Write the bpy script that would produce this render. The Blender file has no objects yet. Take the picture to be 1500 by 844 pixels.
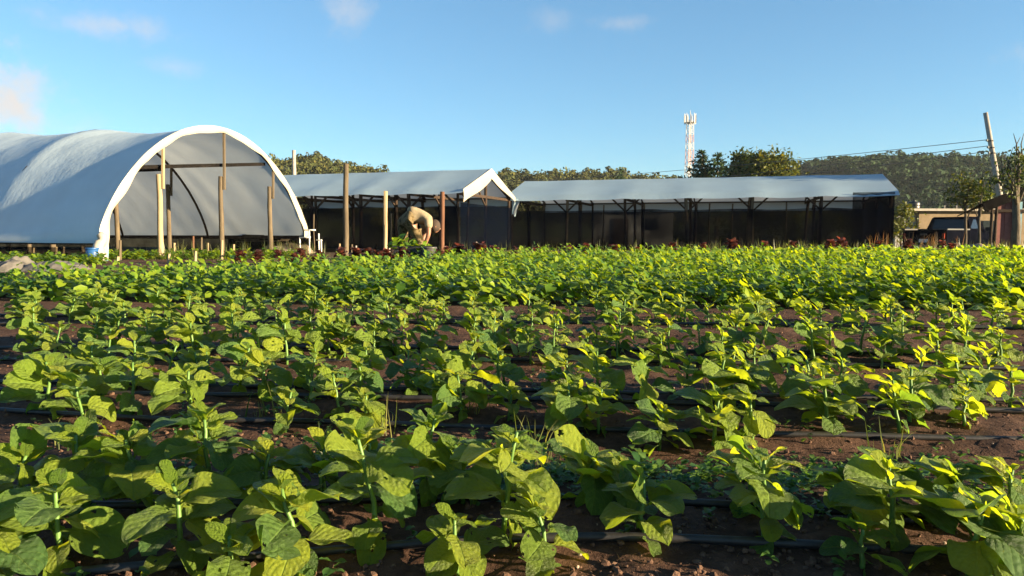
import bpy, bmesh, math, random
import numpy as np
from mathutils import Vector, Matrix, Euler, noise

C = bpy.context.scene.collection
R = math.radians
PI = math.pi
rng = random.Random(7)
nrg = np.random.default_rng(11)

# ------------------------------------------------------------------ camera, sky, sun, exposure
F, CX, CY, HZ, CH = 1083.0, 750.0, 422.0, 342.0, 0.62      # photo focal length (px), centre, horizon row, eye height
PITCH = math.atan((CY - HZ) / F)
scn = bpy.context.scene
cam = bpy.data.objects.new('camera', bpy.data.cameras.new('camera'))
C.objects.link(cam)
cam.location = (0, 0, CH)
cam.rotation_euler = (PI / 2 - PITCH, 0, 0)
cam.data.sensor_width = 36
cam.data.lens = 36 * F / 1500
cam.data.clip_start = 0.05
cam.data.clip_end = 4000
scn.camera = cam

SUN_AZ, SUN_EL = R(-20), R(9.3)            # azimuth from +X towards +Y
sdir = Vector((math.cos(SUN_AZ) * math.cos(SUN_EL), math.sin(SUN_AZ) * math.cos(SUN_EL), math.sin(SUN_EL)))
sun = bpy.data.objects.new('sun', bpy.data.lights.new('sun', 'SUN'))
C.objects.link(sun)
sun.data.energy = 5.0
sun.data.angle = R(0.5)
sun.data.color = (1.0, 0.79, 0.49)
sun.rotation_euler = sdir.to_track_quat('Z', 'Y').to_euler()
scn.view_settings.view_transform = 'Standard'
scn.view_settings.look = 'None'
scn.view_settings.gamma = 1
scn.view_settings.use_curve_mapping = False
scn.view_settings.exposure = 2.3
scn.cycles.max_bounces = 8
scn.cycles.transparent_max_bounces = 12
scn.cycles.use_denoising = True


def ray(px, py):
    u, v = (px - CX) / F, (CY - py) / F
    c, s = math.cos(PITCH), math.sin(PITCH)
    return Vector((u, c + v * s, -s + v * c))


def at(px, py, Y):
    d = ray(px, py)
    k = Y / d.y
    return Vector((d.x * k, Y, CH + d.z * k))


def on_ground(px, py):
    d = ray(px, py)
    k = -CH / d.z
    return Vector((d.x * k, d.y * k, 0))


def px_of(p):
    c, s = math.cos(PITCH), math.sin(PITCH)
    x, y, z = p[0], p[1], p[2] - CH
    dep = y * c - z * s
    return CX + F * x / dep, CY - F * (y * s + z * c) / dep


# world: Nishita sky with a few small thin clouds
W = bpy.data.worlds.new('World')
scn.world = W
W.use_nodes = True
nt = W.node_tree
nt.nodes.clear()
N = nt.nodes.new
out = N('ShaderNodeOutputWorld')
bg = N('ShaderNodeBackground')
sky = N('ShaderNodeTexSky')
sky.sky_type = 'NISHITA'
sky.sun_disc = False
sky.sun_elevation = SUN_EL
sky.sun_rotation = PI / 2 - SUN_AZ
sky.altitude = 900
sky.air_density = 1.0
sky.dust_density = 0.3
sky.ozone_density = 3.0
bg.inputs['Strength'].default_value = 0.060
nt.links.new(bg.outputs[0], out.inputs[0])
tc = N('ShaderNodeTexCoord')
gm = N('ShaderNodeGamma'); gm.inputs['Gamma'].default_value = .78
nt.links.new(sky.outputs[0], gm.inputs['Color'])
tn = N('ShaderNodeMix'); tn.data_type = 'RGBA'; tn.blend_type = 'MULTIPLY'; tn.inputs['Factor'].default_value = 1
tn.inputs['B'].default_value = (.82, 1.07, 1.16, 1)
nt.links.new(gm.outputs[0], tn.inputs['A'])
cur = tn.outputs['Result']
# (px, py, width px, height px, opacity)
for i, (cx, cy, wx, wy, op) in enumerate([(8, 138, 70, 66, .95), (165, 37, 95, 22, .5), (255, 97, 40, 16, .26),
                                          (512, 12, 45, 40, .42), (808, 28, 40, 22, .20), (912, 34, 46, 14, .30), (60, 178, 100, 30, .22),
                                          (-160, 90, 150, 60, .6), (1700, 60, 170, 30, .4)]):
    d = ray(cx, cy).normalized()
    right = Vector((d.y, -d.x, 0)).normalized()
    up = right.cross(d).normalized()
    dx = N('ShaderNodeVectorMath'); dx.operation = 'DOT_PRODUCT'; dx.inputs[1].default_value = right * (F / wx)
    dy = N('ShaderNodeVectorMath'); dy.operation = 'DOT_PRODUCT'; dy.inputs[1].default_value = up * (F / wy)
    fw = N('ShaderNodeVectorMath'); fw.operation = 'DOT_PRODUCT'; fw.inputs[1].default_value = d
    for q in (dx, dy, fw):
        nt.links.new(tc.outputs['Generated'], q.inputs[0])
    cb = N('ShaderNodeCombineXYZ')
    nt.links.new(dx.outputs['Value'], cb.inputs[0]); nt.links.new(dy.outputs['Value'], cb.inputs[1])
    ln = N('ShaderNodeVectorMath'); ln.operation = 'LENGTH'
    nt.links.new(cb.outputs[0], ln.inputs[0])
    ns = N('ShaderNodeTexNoise'); ns.inputs['Scale'].default_value = 34; ns.inputs['Detail'].default_value = 6
    ns.inputs['Roughness'].default_value = .62
    nt.links.new(tc.outputs['Generated'], ns.inputs['Vector'])
    ad = N('ShaderNodeMath'); ad.operation = 'MULTIPLY_ADD'; ad.inputs[1].default_value = 2.0
    nt.links.new(ns.outputs['Fac'], ad.inputs[0]); nt.links.new(ln.outputs['Value'], ad.inputs[2])
    mr = N('ShaderNodeMapRange'); mr.interpolation_type = 'SMOOTHSTEP'
    mr.inputs['From Min'].default_value = 2.05; mr.inputs['From Max'].default_value = .75
    mr.inputs['To Min'].default_value = 0; mr.inputs['To Max'].default_value = op
    nt.links.new(ad.outputs[0], mr.inputs['Value'])
    gt = N('ShaderNodeMath'); gt.operation = 'GREATER_THAN'; gt.inputs[1].default_value = 0.2
    nt.links.new(fw.outputs['Value'], gt.inputs[0])
    mu = N('ShaderNodeMath'); mu.operation = 'MULTIPLY'
    nt.links.new(mr.outputs[0], mu.inputs[0]); nt.links.new(gt.outputs[0], mu.inputs[1])
    mx = N('ShaderNodeMix'); mx.data_type = 'RGBA'
    mx.inputs['B'].default_value = (2.9, 2.7, 2.55, 1)
    nt.links.new(mu.outputs[0], mx.inputs['Factor']); nt.links.new(cur, mx.inputs['A'])
    cur = mx.outputs['Result']
nt.links.new(cur, bg.inputs['Color'])


# ------------------------------------------------------------------ materials
class MatB:
    def __init__(s, name):
        s.m = bpy.data.materials.new(name)
        s.m.use_nodes = True
        s.t = s.m.node_tree
        s.t.nodes.clear()
        s.out = s.t.nodes.new('ShaderNodeOutputMaterial')

    def n(s, typ, **kw):
        x = s.t.nodes.new(typ)
        for k, v in kw.items():
            if k.startswith('i_'):
                x.inputs[k[2:].replace('_', ' ')].default_value = v
            else:
                setattr(x, k, v)
        return x

    def l(s, a, b):
        s.t.links.new(a, b)

    def coords(s, obj=True):
        return s.n('ShaderNodeTexCoord').outputs['Object' if obj else 'UV']

    def noise(s, scale, detail=4, rough=.6, vec=None, stretch=None):
        x = s.n('ShaderNodeTexNoise')
        x.inputs['Scale'].default_value = scale
        x.inputs['Detail'].default_value = detail
        x.inputs['Roughness'].default_value = rough
        v = vec or s.coords()
        if stretch:
            mp = s.n('ShaderNodeMapping')
            mp.inputs['Scale'].default_value = stretch
            s.l(v, mp.inputs['Vector'])
            v = mp.outputs[0]
        s.l(v, x.inputs['Vector'])
        return x.outputs['Fac']

    def ramp(s, fac, stops):
        x = s.n('ShaderNodeValToRGB')
        e = x.color_ramp.elements
        while len(e) < len(stops):
            e.new(0.5)
        for k, (p, c) in enumerate(stops):
            e[k].position = p
            e[k].color = (*c, 1)
        s.l(fac, x.inputs[0])
        return x.outputs[0]

    def bump(s, h, strength=.4, dist=.01):
        x = s.n('ShaderNodeBump')
        x.inputs['Strength'].default_value = strength
        x.inputs['Distance'].default_value = dist
        s.l(h, x.inputs['Height'])
        return x.outputs[0]

    def pbsdf(s, col, rough=.6, metal=0, spec=.4, normal=None):
        x = s.n('ShaderNodeBsdfPrincipled')
        if isinstance(col, tuple):
            x.inputs['Base Color'].default_value = (*col, 1)
        else:
            s.l(col, x.inputs['Base Color'])
        x.inputs['Roughness'].default_value = rough
        x.inputs['Metallic'].default_value = metal
        x.inputs['Specular IOR Level'].default_value = spec
        if normal is not None:
            s.l(normal, x.inputs['Normal'])
        return x.outputs[0]

    def done(s, sh):
        s.l(sh, s.out.inputs[0])
        return s.m


def mottled(name, c1, c2, scale=8, rough=.7, metal=0, spec=.3, bump=.3, dist=.01, stretch=None, lo=.3, hi=.7):
    b = MatB(name)
    f = b.noise(scale, 5, .65, stretch=stretch)
    col = b.ramp(f, [(lo, c1), (hi, c2)])
    f2 = b.noise(scale * 5, 4, .6, stretch=stretch)
    return b.done(b.pbsdf(col, rough, metal, spec, b.bump(f2, bump, dist)))


def leaf_mat(name, dark, light, trans, veins=True, gloss=.38, tfac=.42):
    b = MatB(name)
    oi = b.n('ShaderNodeObjectInfo')
    ge = b.n('ShaderNodeNewGeometry')
    ad = b.n('ShaderNodeMath', operation='ADD')
    b.l(oi.outputs['Random'], ad.inputs[0]); b.l(ge.outputs['Random Per Island'], ad.inputs[1])
    fr = b.n('ShaderNodeMath', operation='FRACT')
    b.l(ad.outputs[0], fr.inputs[0])
    col = b.ramp(fr.outputs[0], [(0, dark), (.62, light), (1.0, tuple(min(1, x * y) for x, y in zip(light, (1.45, 1.2, 1.0))))])
    blot = b.noise(26, 4, .6)
    mixb = b.n('ShaderNodeMix', data_type='RGBA', blend_type='MULTIPLY')
    mixb.inputs['Factor'].default_value = .55
    b.l(col, mixb.inputs['A']); b.l(b.ramp(blot, [(.3, (.62, .72, .62)), (.7, (1.15, 1.1, 1.0))]), mixb.inputs['B'])
    col = mixb.outputs['Result']
    nrm = None
    if veins:
        uv = b.n('ShaderNodeUVMap').outputs[0]
        sp = b.n('ShaderNodeSeparateXYZ')
        b.l(uv, sp.inputs[0])
        a0 = b.n('ShaderNodeMath', operation='SUBTRACT'); a0.inputs[1].default_value = .5
        b.l(sp.outputs[0], a0.inputs[0])
        a = b.n('ShaderNodeMath', operation='ABSOLUTE'); b.l(a0.outputs[0], a.inputs[0])
        mid = b.n('ShaderNodeMapRange'); mid.inputs['From Min'].default_value = .004; mid.inputs['From Max'].default_value = .03
        mid.inputs['To Min'].default_value = 1; mid.inputs['To Max'].default_value = 0
        b.l(a.outputs[0], mid.inputs['Value'])
        ph = b.n('ShaderNodeMath', operation='MULTIPLY_ADD'); ph.inputs[1].default_value = -.75
        b.l(a.outputs[0], ph.inputs[0]); b.l(sp.outputs[1], ph.inputs[2])
        p6 = b.n('ShaderNodeMath', operation='MULTIPLY'); p6.inputs[1].default_value = 7.5
        b.l(ph.outputs[0], p6.inputs[0])
        f6 = b.n('ShaderNodeMath', operation='PINGPONG'); f6.inputs[1].default_value = .5
        b.l(p6.outputs[0], f6.inputs[0])
        lat = b.n('ShaderNodeMapRange'); lat.inputs['From Min'].default_value = .02; lat.inputs['From Max'].default_value = .09
        lat.inputs['To Min'].default_value = .6; lat.inputs['To Max'].default_value = 0
        b.l(f6.outputs[0], lat.inputs['Value'])
        mxv = b.n('ShaderNodeMath', operation='MAXIMUM'); b.l(mid.outputs[0], mxv.inputs[0]); b.l(lat.outputs[0], mxv.inputs[1])
        sc = b.n('ShaderNodeMath', operation='MULTIPLY'); sc.inputs[1].default_value = .55
        b.l(mxv.outputs[0], sc.inputs[0])
        mv = b.n('ShaderNodeMix', data_type='RGBA')
        mv.inputs['B'].default_value = (.17, .27, .07, 1)
        b.l(sc.outputs[0], mv.inputs['Factor']); b.l(col, mv.inputs['A'])
        col = mv.outputs['Result']
        h = b.n('ShaderNodeMath', operation='SUBTRACT')
        fq = b.n('ShaderNodeMath', operation='POWER'); fq.inputs[1].default_value = .55
        b.l(f6.outputs[0], fq.inputs[0])
        nz = b.noise(160, 3, .6)
        b.l(nz, h.inputs[0]); b.l(mid.outputs[0], h.inputs[1])
        vo = b.n('ShaderNodeTexVoronoi', feature='SMOOTH_F1'); vo.inputs['Scale'].default_value = 14
        b.l(b.coords(), vo.inputs['Vector'])
        hv = b.n('ShaderNodeMath', operation='MULTIPLY_ADD'); hv.inputs[1].default_value = -2.6
        b.l(vo.outputs['Distance'], hv.inputs[0]); b.l(h.outputs[0], hv.inputs[2]); h = hv
        h2 = b.n('ShaderNodeMath', operation='MULTIPLY_ADD'); h2.inputs[1].default_value = 1.1
        b.l(fq.outputs[0], h2.inputs[0]); b.l(h.outputs[0], h2.inputs[2])
        nrm = b.bump(h2.outputs[0], .9, .0045)
    p = b.pbsdf(col, gloss, 0, .35, nrm)
    tr = b.n('ShaderNodeBsdfTranslucent')
    mt = b.n('ShaderNodeMix', data_type='RGBA', blend_type='MULTIPLY')
    mt.inputs['Factor'].default_value = 1
    mt.inputs['B'].default_value = (*trans, 1)
    b.l(col, mt.inputs['A'])
    b.l(mt.outputs['Result'], tr.inputs['Color'])
    ms = b.n('ShaderNodeMixShader')
    ms.inputs[0].default_value = tfac
    b.l(p, ms.inputs[1]); b.l(tr.outputs[0], ms.inputs[2])
    return b.done(ms.outputs[0])


def film_mat(name, c=(.70, .85, .94), tl=(.46, .50, .53), fac=.40, bumpd=.018):
    b = MatB(name)
    n1 = b.noise(1.2, 4, .6)
    n2 = b.noise(7, 4, .6, stretch=(1, 1, .3))
    col = b.ramp(n1, [(.3, tuple(x * .86 for x in c)), (.7, c)])
    nr = b.bump(n2, .5, bumpd)
    p = b.pbsdf(col, .42, 0, .35, nr)
    tr = b.n('ShaderNodeBsdfTranslucent')
    tr.inputs['Color'].default_value = (*tl, 1)
    ms = b.n('ShaderNodeMixShader')
    ms.inputs[0].default_value = fac
    b.l(p, ms.inputs[1]); b.l(tr.outputs[0], ms.inputs[2])
    return b.done(ms.outputs[0])


def net_mat(name, c=(.0006, .0012, .0032), a=.19):
    b = MatB(name)
    n1 = b.noise(2.5, 5, .65, stretch=(1, 1, .35))
    col = b.ramp(n1, [(.3, c), (.75, tuple(x * 2.2 for x in c))])
    p = b.pbsdf(col, 1.0, 0, 0.0, b.bump(b.noise(5, 4, .6, stretch=(1, 1, .2)), .6, .02))
    tr = b.n('ShaderNodeBsdfTransparent')
    fa = b.ramp(b.noise(1.1, 4, .6), [(.35, (a * .35,) * 3), (.7, (a * 2.0,) * 3)])
    ms = b.n('ShaderNodeMixShader')
    b.l(fa, ms.inputs[0]); b.l(p, ms.inputs[1]); b.l(tr.outputs[0], ms.inputs[2])
    return b.done(ms.outputs[0])


M = {}
M['leaf'] = leaf_mat('spinach leaf', (.072, .152, .046), (.175, .255, .032), (2.6, 2.2, .5))
M['young'] = leaf_mat('young spinach leaf', (.105, .185, .026), (.21, .285, .030), (2.4, 2.05, .5))
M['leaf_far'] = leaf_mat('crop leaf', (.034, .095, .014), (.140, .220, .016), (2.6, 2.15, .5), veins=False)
M['lettuce'] = leaf_mat('lettuce leaf', (.10, .185, .022), (.18, .255, .026), (2.4, 2.1, .6), veins=False)
M['red_leaf'] = leaf_mat('red lettuce leaf', (.040, .018, .016), (.10, .034, .026), (2.0, 1.4, 1.2), veins=False)
M['weed'] = leaf_mat('weed leaf', (.030, .085, .025), (.070, .140, .035), (2.2, 2.1, .8), veins=False)
M['blade'] = leaf_mat('grass blade', (.050, .085, .030), (.12, .14, .055), (2.0, 1.8, .8), veins=False)
M['dry'] = leaf_mat('dry stalk', (.07, .042, .02), (.14, .09, .045), (1.6, 1.3, .8), veins=False)
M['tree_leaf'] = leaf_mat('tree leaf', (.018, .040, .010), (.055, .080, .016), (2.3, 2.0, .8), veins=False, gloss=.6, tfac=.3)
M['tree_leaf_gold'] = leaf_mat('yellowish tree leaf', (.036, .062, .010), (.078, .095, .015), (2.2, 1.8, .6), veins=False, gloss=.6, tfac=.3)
M['hill_leaf'] = leaf_mat('hill forest leaf', (.028, .042, .010), (.062, .068, .016), (1.8, 1.6, .8), veins=False, gloss=.95, tfac=.12)
M['hill_leaf_far'] = leaf_mat('far hill forest leaf', (.010, .032, .009), (.018, .044, .011), (1.3, 1.3, .8), veins=False, gloss=.95, tfac=.12)
M['needle'] = leaf_mat('conifer needle', (.012, .036, .014), (.028, .058, .018), (1.6, 1.5, .8), veins=False, gloss=.6, tfac=.15)
M['stem'] = mottled('green stem', (.06, .13, .03), (.11, .20, .04), 60, .5, 0, .35, .3, .001)
M['film'] = film_mat('white plastic film')
M['band'] = film_mat('white cloth band', (.43, .40, .33), (.45, .42, .34), .2)
M['roofsheet'] = film_mat('greenhouse sheet', (.40, .53, .61), (.48, .50, .52), .32, .012)
M['net'] = net_mat('black shade net')
M['wood'] = mottled('weathered timber', (.055, .042, .029), (.135, .106, .070), 14, .85, 0, .15, .7, .006, (1, 1, .12))
M['wood_pale'] = mottled('pale bare timber', (.20, .15, .085), (.36, .28, .17), 14, .85, 0, .15, .7, .006, (1, 1, .12))
M['wood_red'] = mottled('reddish timber', (.075, .035, .020), (.14, .066, .038), 14, .8, 0, .2, .6, .006, (1, 1, .12))
M['wood_dark'] = mottled('dark timber', (.022, .016, .013), (.055, .038, .028), 10, .9, 0, .1, .6, .006)
M['bark'] = mottled('bark', (.055, .045, .035), (.12, .10, .075), 12, .9, 0, .1, .9, .02, (1, 1, .3))
M['concrete'] = mottled('pale concrete', (.24, .21, .18), (.34, .31, .27), 6, .85, 0, .2, .4, .01)
M['hose'] = mottled('black hose', (.012, .012, .014), (.03, .028, .028), 30, .45, 0, .4, .3, .001)
M['blue'] = mottled('blue plastic', (.012, .055, .17), (.02, .09, .24), 9, .45, 0, .4, .2, .005)
M['teal'] = mottled('faded teal plastic', (.14, .30, .38), (.24, .42, .48), 9, .5, 0, .4, .2, .005)
M['white_paint'] = mottled('white paint', (.55, .54, .50), (.78, .77, .73), 9, .5, 0, .4, .2, .003)
M['black_plastic'] = mottled('black plastic', (.010, .010, .012), (.028, .028, .03), 9, .4, 0, .45, .2, .003)
M['carpaint'] = mottled('dark blue car paint', (.0012, .0016, .0035), (.003, .0035, .007), 4, 1.0, 0, 0, .05, .001)
M['glass'] = MatB('dark window glass'); M['glass'] = M['glass'].done(M['glass'].pbsdf((.01, .012, .014), .08, 0, .35))
M['rubber'] = mottled('rubber', (.012, .012, .012), (.025, .025, .025), 20, .8)
M['tail'] = mottled('red lamp plastic', (.14, .015, .008), (.22, .03, .012), 9, .25, 0, .5, .1, .001)
M['chrome'] = mottled('worn steel', (.35, .35, .36), (.5, .5, .5), 20, .35, .8, .5, .2, .002)
M['plaster'] = mottled('ochre plaster', (.14, .105, .065), (.21, .155, .10), 3, .9, 0, .15, .4, .01)
M['plaster_grey'] = mottled('grey plaster', (.20, .20, .19), (.30, .295, .28), 3, .9, 0, .15, .4, .01)
M['maroon'] = mottled('maroon painted sheet', (.13, .040, .035), (.21, .075, .06), 6, .6, 0, .3, .3, .005)
M['red_paint'] = mottled('red painted board', (.17, .03, .025), (.25, .05, .04), 5, .6)
M['sheet_dark'] = mottled('dark roofing sheet', (.005, .0045, .0045), (.014, .012, .011), 5, 1, 0, .02)
M['tarp'] = mottled('grey plastic tarp', (.10, .095, .09), (.20, .19, .175), 5, .5, 0, .35, .8, .02)
M['thin_plastic'] = film_mat('thin grey plastic', (.22, .205, .185), (.30, .28, .25), .5, .05)
M['tarp_dark'] = mottled('dark plastic tarp', (.035, .035, .038), (.09, .085, .085), 5, .5, 0, .35, .8, .02)
M['earth_pile'] = mottled('grey earth', (.16, .12, .09), (.30, .25, .20), 6, .95, 0, .1, .9, .03)
M['bucket'] = mottled('dull grey plastic', (.045, .042, .04), (.09, .085, .08), 8, .4)
M['skin'] = mottled('tanned skin', (.16, .072, .042), (.22, .105, .062), 25, .5, 0, .35, .1, .002)
M['hair'] = mottled('dark cap cloth', (.025, .017, .012), (.06, .04, .03), 60, .8)
M['shirt'] = mottled('cream shirt', (.20, .155, .10), (.30, .245, .16), 12, .9, 0, .1, .5, .012)
M['tower_red'] = mottled('faded red paint', (.30, .15, .14), (.38, .22, .20), 5, .6)
M['tower_white'] = mottled('weathered white paint', (.34, .32, .31), (.46, .44, .42), 5, .6)
M['wire'] = mottled('wire', (.05, .05, .05), (.08, .08, .08), 5, .5)

b = MatB('camouflage trousers')
v = b.n('ShaderNodeTexVoronoi'); v.inputs['Scale'].default_value = 16; v.feature = 'SMOOTH_F1'
wn = b.n('ShaderNodeTexNoise'); wn.inputs['Scale'].default_value = 9; wn.inputs['Detail'].default_value = 3
b.l(b.coords(), wn.inputs['Vector'])
b.l(wn.outputs['Color'], v.inputs['Vector'])
cc = b.ramp(wn.outputs['Fac'], [(.38, (.025, .02, .010)), (.46, (.085, .062, .03)), (.55, (.15, .11, .06)), (.62, (.04, .034, .016))])
M['camo'] = b.done(b.pbsdf(cc, .9, 0, .1, b.bump(b.noise(22, 4), .5, .012)))

b = MatB('reddish brown soil')
n1 = b.noise(1.7, 6, .65); n2 = b.noise(28, 6, .7); n3 = b.noise(140, 4, .7)
c1 = b.ramp(n2, [(.28, (.040, .022, .016)), (.55, (.084, .047, .033)), (.8, (.135, .080, .056))])
c2 = b.ramp(n1, [(.3, (.75, .72, .72)), (.7, (1.1, 1.1, 1.1))])
mx = b.n('ShaderNodeMix', data_type='RGBA', blend_type='MULTIPLY'); mx.inputs['Factor'].default_value = .9
b.l(c1, mx.inputs['A']); b.l(c2, mx.inputs['B'])
# grassy greenish tint far from the crop beds
sx = b.n('ShaderNodeSeparateXYZ'); b.l(b.coords(), sx.inputs[0])
mr = b.n('ShaderNodeMapRange'); mr.inputs['From Min'].default_value = 20; mr.inputs['From Max'].default_value = 34
b.l(sx.outputs[1], mr.inputs['Value'])
m2 = b.n('ShaderNodeMix', data_type='RGBA')
b.l(mr.outputs[0], m2.inputs['Factor']); b.l(mx.outputs['Result'], m2.inputs['A'])
b.l(b.ramp(n1, [(.35, (.085, .085, .035)), (.65, (.15, .115, .06))]), m2.inputs['B'])
hs = b.n('ShaderNodeMath', operation='MULTIPLY_ADD'); hs.inputs[1].default_value = .35
b.l(n3, hs.inputs[0]); b.l(n2, hs.inputs[2])
M['soil'] = b.done(b.pbsdf(m2.outputs['Result'], .95, 0, .12, b.bump(hs.outputs[0], .9, .012)))
M['clod'] = mottled('soil clod', (.060, .033, .024), (.15, .090, .062), 60, .95, 0, .1, .8, .003)
M['pebble'] = mottled('pale pebble', (.22, .16, .12), (.36, .28, .22), 60, .9, 0, .15, .4, .002)
M['hill'] = mottled('hill ground', (.022, .036, .014), (.05, .06, .022), .15, .95)


# ------------------------------------------------------------------ mesh helpers
def tag(o, label=None, cat=None, group=None, kind=None):
    if label: o['label'] = label
    if cat: o['category'] = cat
    if group: o['group'] = group
    if kind: o['kind'] = kind
    return o


def empty(name, loc, rz=0, label=None, cat=None, group=None):
    o = bpy.data.objects.new(name, None)
    o.empty_display_size = .1
    C.objects.link(o)
    o.location = loc
    o.rotation_euler = (0, 0, rz)
    return tag(o, label, cat, group)


def link(name, me, parent=None, loc=None):
    o = bpy.data.objects.new(name, me)
    C.objects.link(o)
    if parent is not None:
        o.parent = parent
    if loc is not None:
        o.location = loc
    return o


def np_mesh(name, V, faces, mat, uv=None, smooth=True):
    """faces: list of int arrays (n,3) or (n,4)"""
    me = bpy.data.meshes.new(name)
    V = np.asarray(V, np.float32)
    me.vertices.add(len(V)); me.vertices.foreach_set('co', V.ravel())
    faces = [f for f in faces if len(f)]
    loops = np.concatenate([np.asarray(f, np.int32).ravel() for f in faces])
    tot = np.concatenate([np.full(len(f), f.shape[1], np.int32) for f in faces])
    start = np.concatenate([[0], np.cumsum(tot)[:-1]]).astype(np.int32)
    me.loops.add(len(loops)); me.loops.foreach_set('vertex_index', loops)
    me.polygons.add(len(tot)); me.polygons.foreach_set('loop_start', start); me.polygons.foreach_set('loop_total', tot)
    me.polygons.foreach_set('use_smooth', np.full(len(tot), smooth))
    if uv is not None:
        l = me.uv_layers.new(name='UVMap')
        l.data.foreach_set('uv', np.asarray(uv, np.float32)[loops].ravel())
    me.update(calc_edges=True)
    if mat is not None:
        me.materials.append(mat)
    return me


class MB:
    def __init__(s):
        s.v, s.f = [], []

    def add(s, vs, fs):
        k = len(s.v)
        s.v += [tuple(p) for p in vs]
        s.f += [tuple(i + k for i in f) for f in fs]
        return s

    def box(s, c, d, rz=0, rx=0, ry=0, taper=1):
        m = Euler((rx, ry, rz)).to_matrix()
        c = Vector(c)
        vs = []
        for z in (-.5, .5):
            t = taper if z > 0 else 1
            for x, y in ((-.5, -.5), (.5, -.5), (.5, .5), (-.5, .5)):
                vs.append(c + m @ Vector((x * d[0] * t, y * d[1] * t, z * d[2])))
        return s.add(vs, [(0, 3, 2, 1), (4, 5, 6, 7), (0, 1, 5, 4), (1, 2, 6, 5), (2, 3, 7, 6), (3, 0, 4, 7)])

    def tube(s, pts, rad, n=8, cap=True):
        pts = [Vector(p) for p in pts]
        if not hasattr(rad, '__len__'):
            rad = [rad] * len(pts)
        vs, fs = [], []
        prev = None
        for i, p in enumerate(pts):
            d = (pts[min(i + 1, len(pts) - 1)] - pts[max(i - 1, 0)]).normalized()
            if prev is None:
                a = Vector((0, 0, 1)) if abs(d.z) < .9 else Vector((1, 0, 0))
                prev = d.cross(a).normalized()
            a = (prev - d * prev.dot(d)).normalized()
            prev = a
            bb = d.cross(a)
            for k in range(n):
                t = 2 * PI * k / n
                vs.append(p + (a * math.cos(t) + bb * math.sin(t)) * rad[i])
        for i in range(len(pts) - 1):
            for k in range(n):
                k2 = (k + 1) % n
                fs.append((i * n + k, i * n + k2, (i + 1) * n + k2, (i + 1) * n + k))
        if cap:
            fs.append(tuple(range(n - 1, -1, -1)))
            fs.append(tuple(range((len(pts) - 1) * n, len(pts) * n)))
        return s.add(vs, fs)

    def bar(s, p0, p1, w, h=None, up=(0, 0, 1)):
        h = h or w
        p0, p1 = Vector(p0), Vector(p1)
        d = (p1 - p0).normalized()
        u = Vector(up)
        if abs(d.dot(u)) > .95:
            u = Vector((1, 0, 0))
        a = d.cross(u).normalized() * w / 2
        c = a.cross(d).normalized() * h / 2
        vs = [p + q for p in (p0, p1) for q in (-a - c, a - c, a + c, -a + c)]
        return s.add(vs, [(3, 2, 1, 0), (4, 5, 6, 7), (0, 1, 5, 4), (1, 2, 6, 5), (2, 3, 7, 6), (3, 0, 4, 7)])

    def grid(s, fn, nu, nv, thick=0):
        vs = [fn(i / nu, j / nv) for j in range(nv + 1) for i in range(nu + 1)]
        fs = [(j * (nu + 1) + i, j * (nu + 1) + i + 1, (j + 1) * (nu + 1) + i + 1, (j + 1) * (nu + 1) + i) for j in range(nv) for i in range(nu)]
        return s.add(vs, fs)

    def lathe(s, prof, c=(0, 0, 0), n=18):
        vs, fs = [], []
        for r, z in prof:
            for k in range(n):
                t = 2 * PI * k / n
                vs.append((c[0] + r * math.cos(t), c[1] + r * math.sin(t), c[2] + z))
        for i in range(len(prof) - 1):
            for k in range(n):
                k2 = (k + 1) % n
                fs.append((i * n + k, i * n + k2, (i + 1) * n + k2, (i + 1) * n + k))
        fs.append(tuple(range(n - 1, -1, -1)))
        fs.append(tuple(range((len(prof) - 1) * n, len(prof) * n)))
        return s.add(vs, fs)

    def ellipsoid(s, c, r, nu=12, nv=8, rough=0, seed=0):
        vs, fs = [], []
        for j in range(nv + 1):
            ph = PI * j / nv
            for i in range(nu):
                th = 2 * PI * i / nu
                d = Vector((math.sin(ph) * math.cos(th), math.sin(ph) * math.sin(th), math.cos(ph)))
                k = 1 + (rough * noise.noise(d * 2.3 + Vector((seed, seed * 1.7, 0))) if rough else 0)
                vs.append((c[0] + d.x * r[0] * k, c[1] + d.y * r[1] * k, c[2] + d.z * r[2] * k))
        for j in range(nv):
            for i in range(nu):
                i2 = (i + 1) % nu
                fs.append((j * nu + i, (j + 1) * nu + i, (j + 1) * nu + i2, j * nu + i2))
        return s.add(vs, fs)

    def build(s, name, mat, parent=None, smooth=False, loc=None):
        me = bpy.data.meshes.new(name)
        me.from_pydata(s.v, [], s.f)
        if smooth:
            me.polygons.foreach_set('use_smooth', [True] * len(me.polygons))
        me.materials.append(mat)
        me.update()
        return link(name, me, parent, loc)


def scatter(name, tmpl, xf, mat, uv=False, smooth=True):
    """tmpl: list of (V, quadfaces, uv); xf: list of (index, 4x4 matrix as 3x3 + loc numpy) -> one mesh"""
    Vs, Fs, U, base = [], [], [], 0
    for k, m, l in xf:
        V, Fq, u = tmpl[k]
        Vs.append(V @ m.T + l); Fs.append(Fq + base); base += len(V)
        if uv: U.append(u)
    return np_mesh(name, np.concatenate(Vs), [np.concatenate(Fs)], mat, np.concatenate(U) if uv else None, smooth)


def rot(rz, rx, ry, s=1.0):
    m = Matrix.Rotation(rz, 3, 'Z') @ Matrix.Rotation(rx, 3, 'X') @ Matrix.Rotation(ry, 3, 'Y')
    return np.array(m) * s


# ------------------------------------------------------------------ the ground
ROW_SLOPE = .109
BEDS = [1.55, 2.66, 3.80, 4.95]


def smooth01(a, b, x):
    t = max(0, min(1, (x - a) / (b - a)))
    return t * t * (3 - 2 * t)


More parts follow.
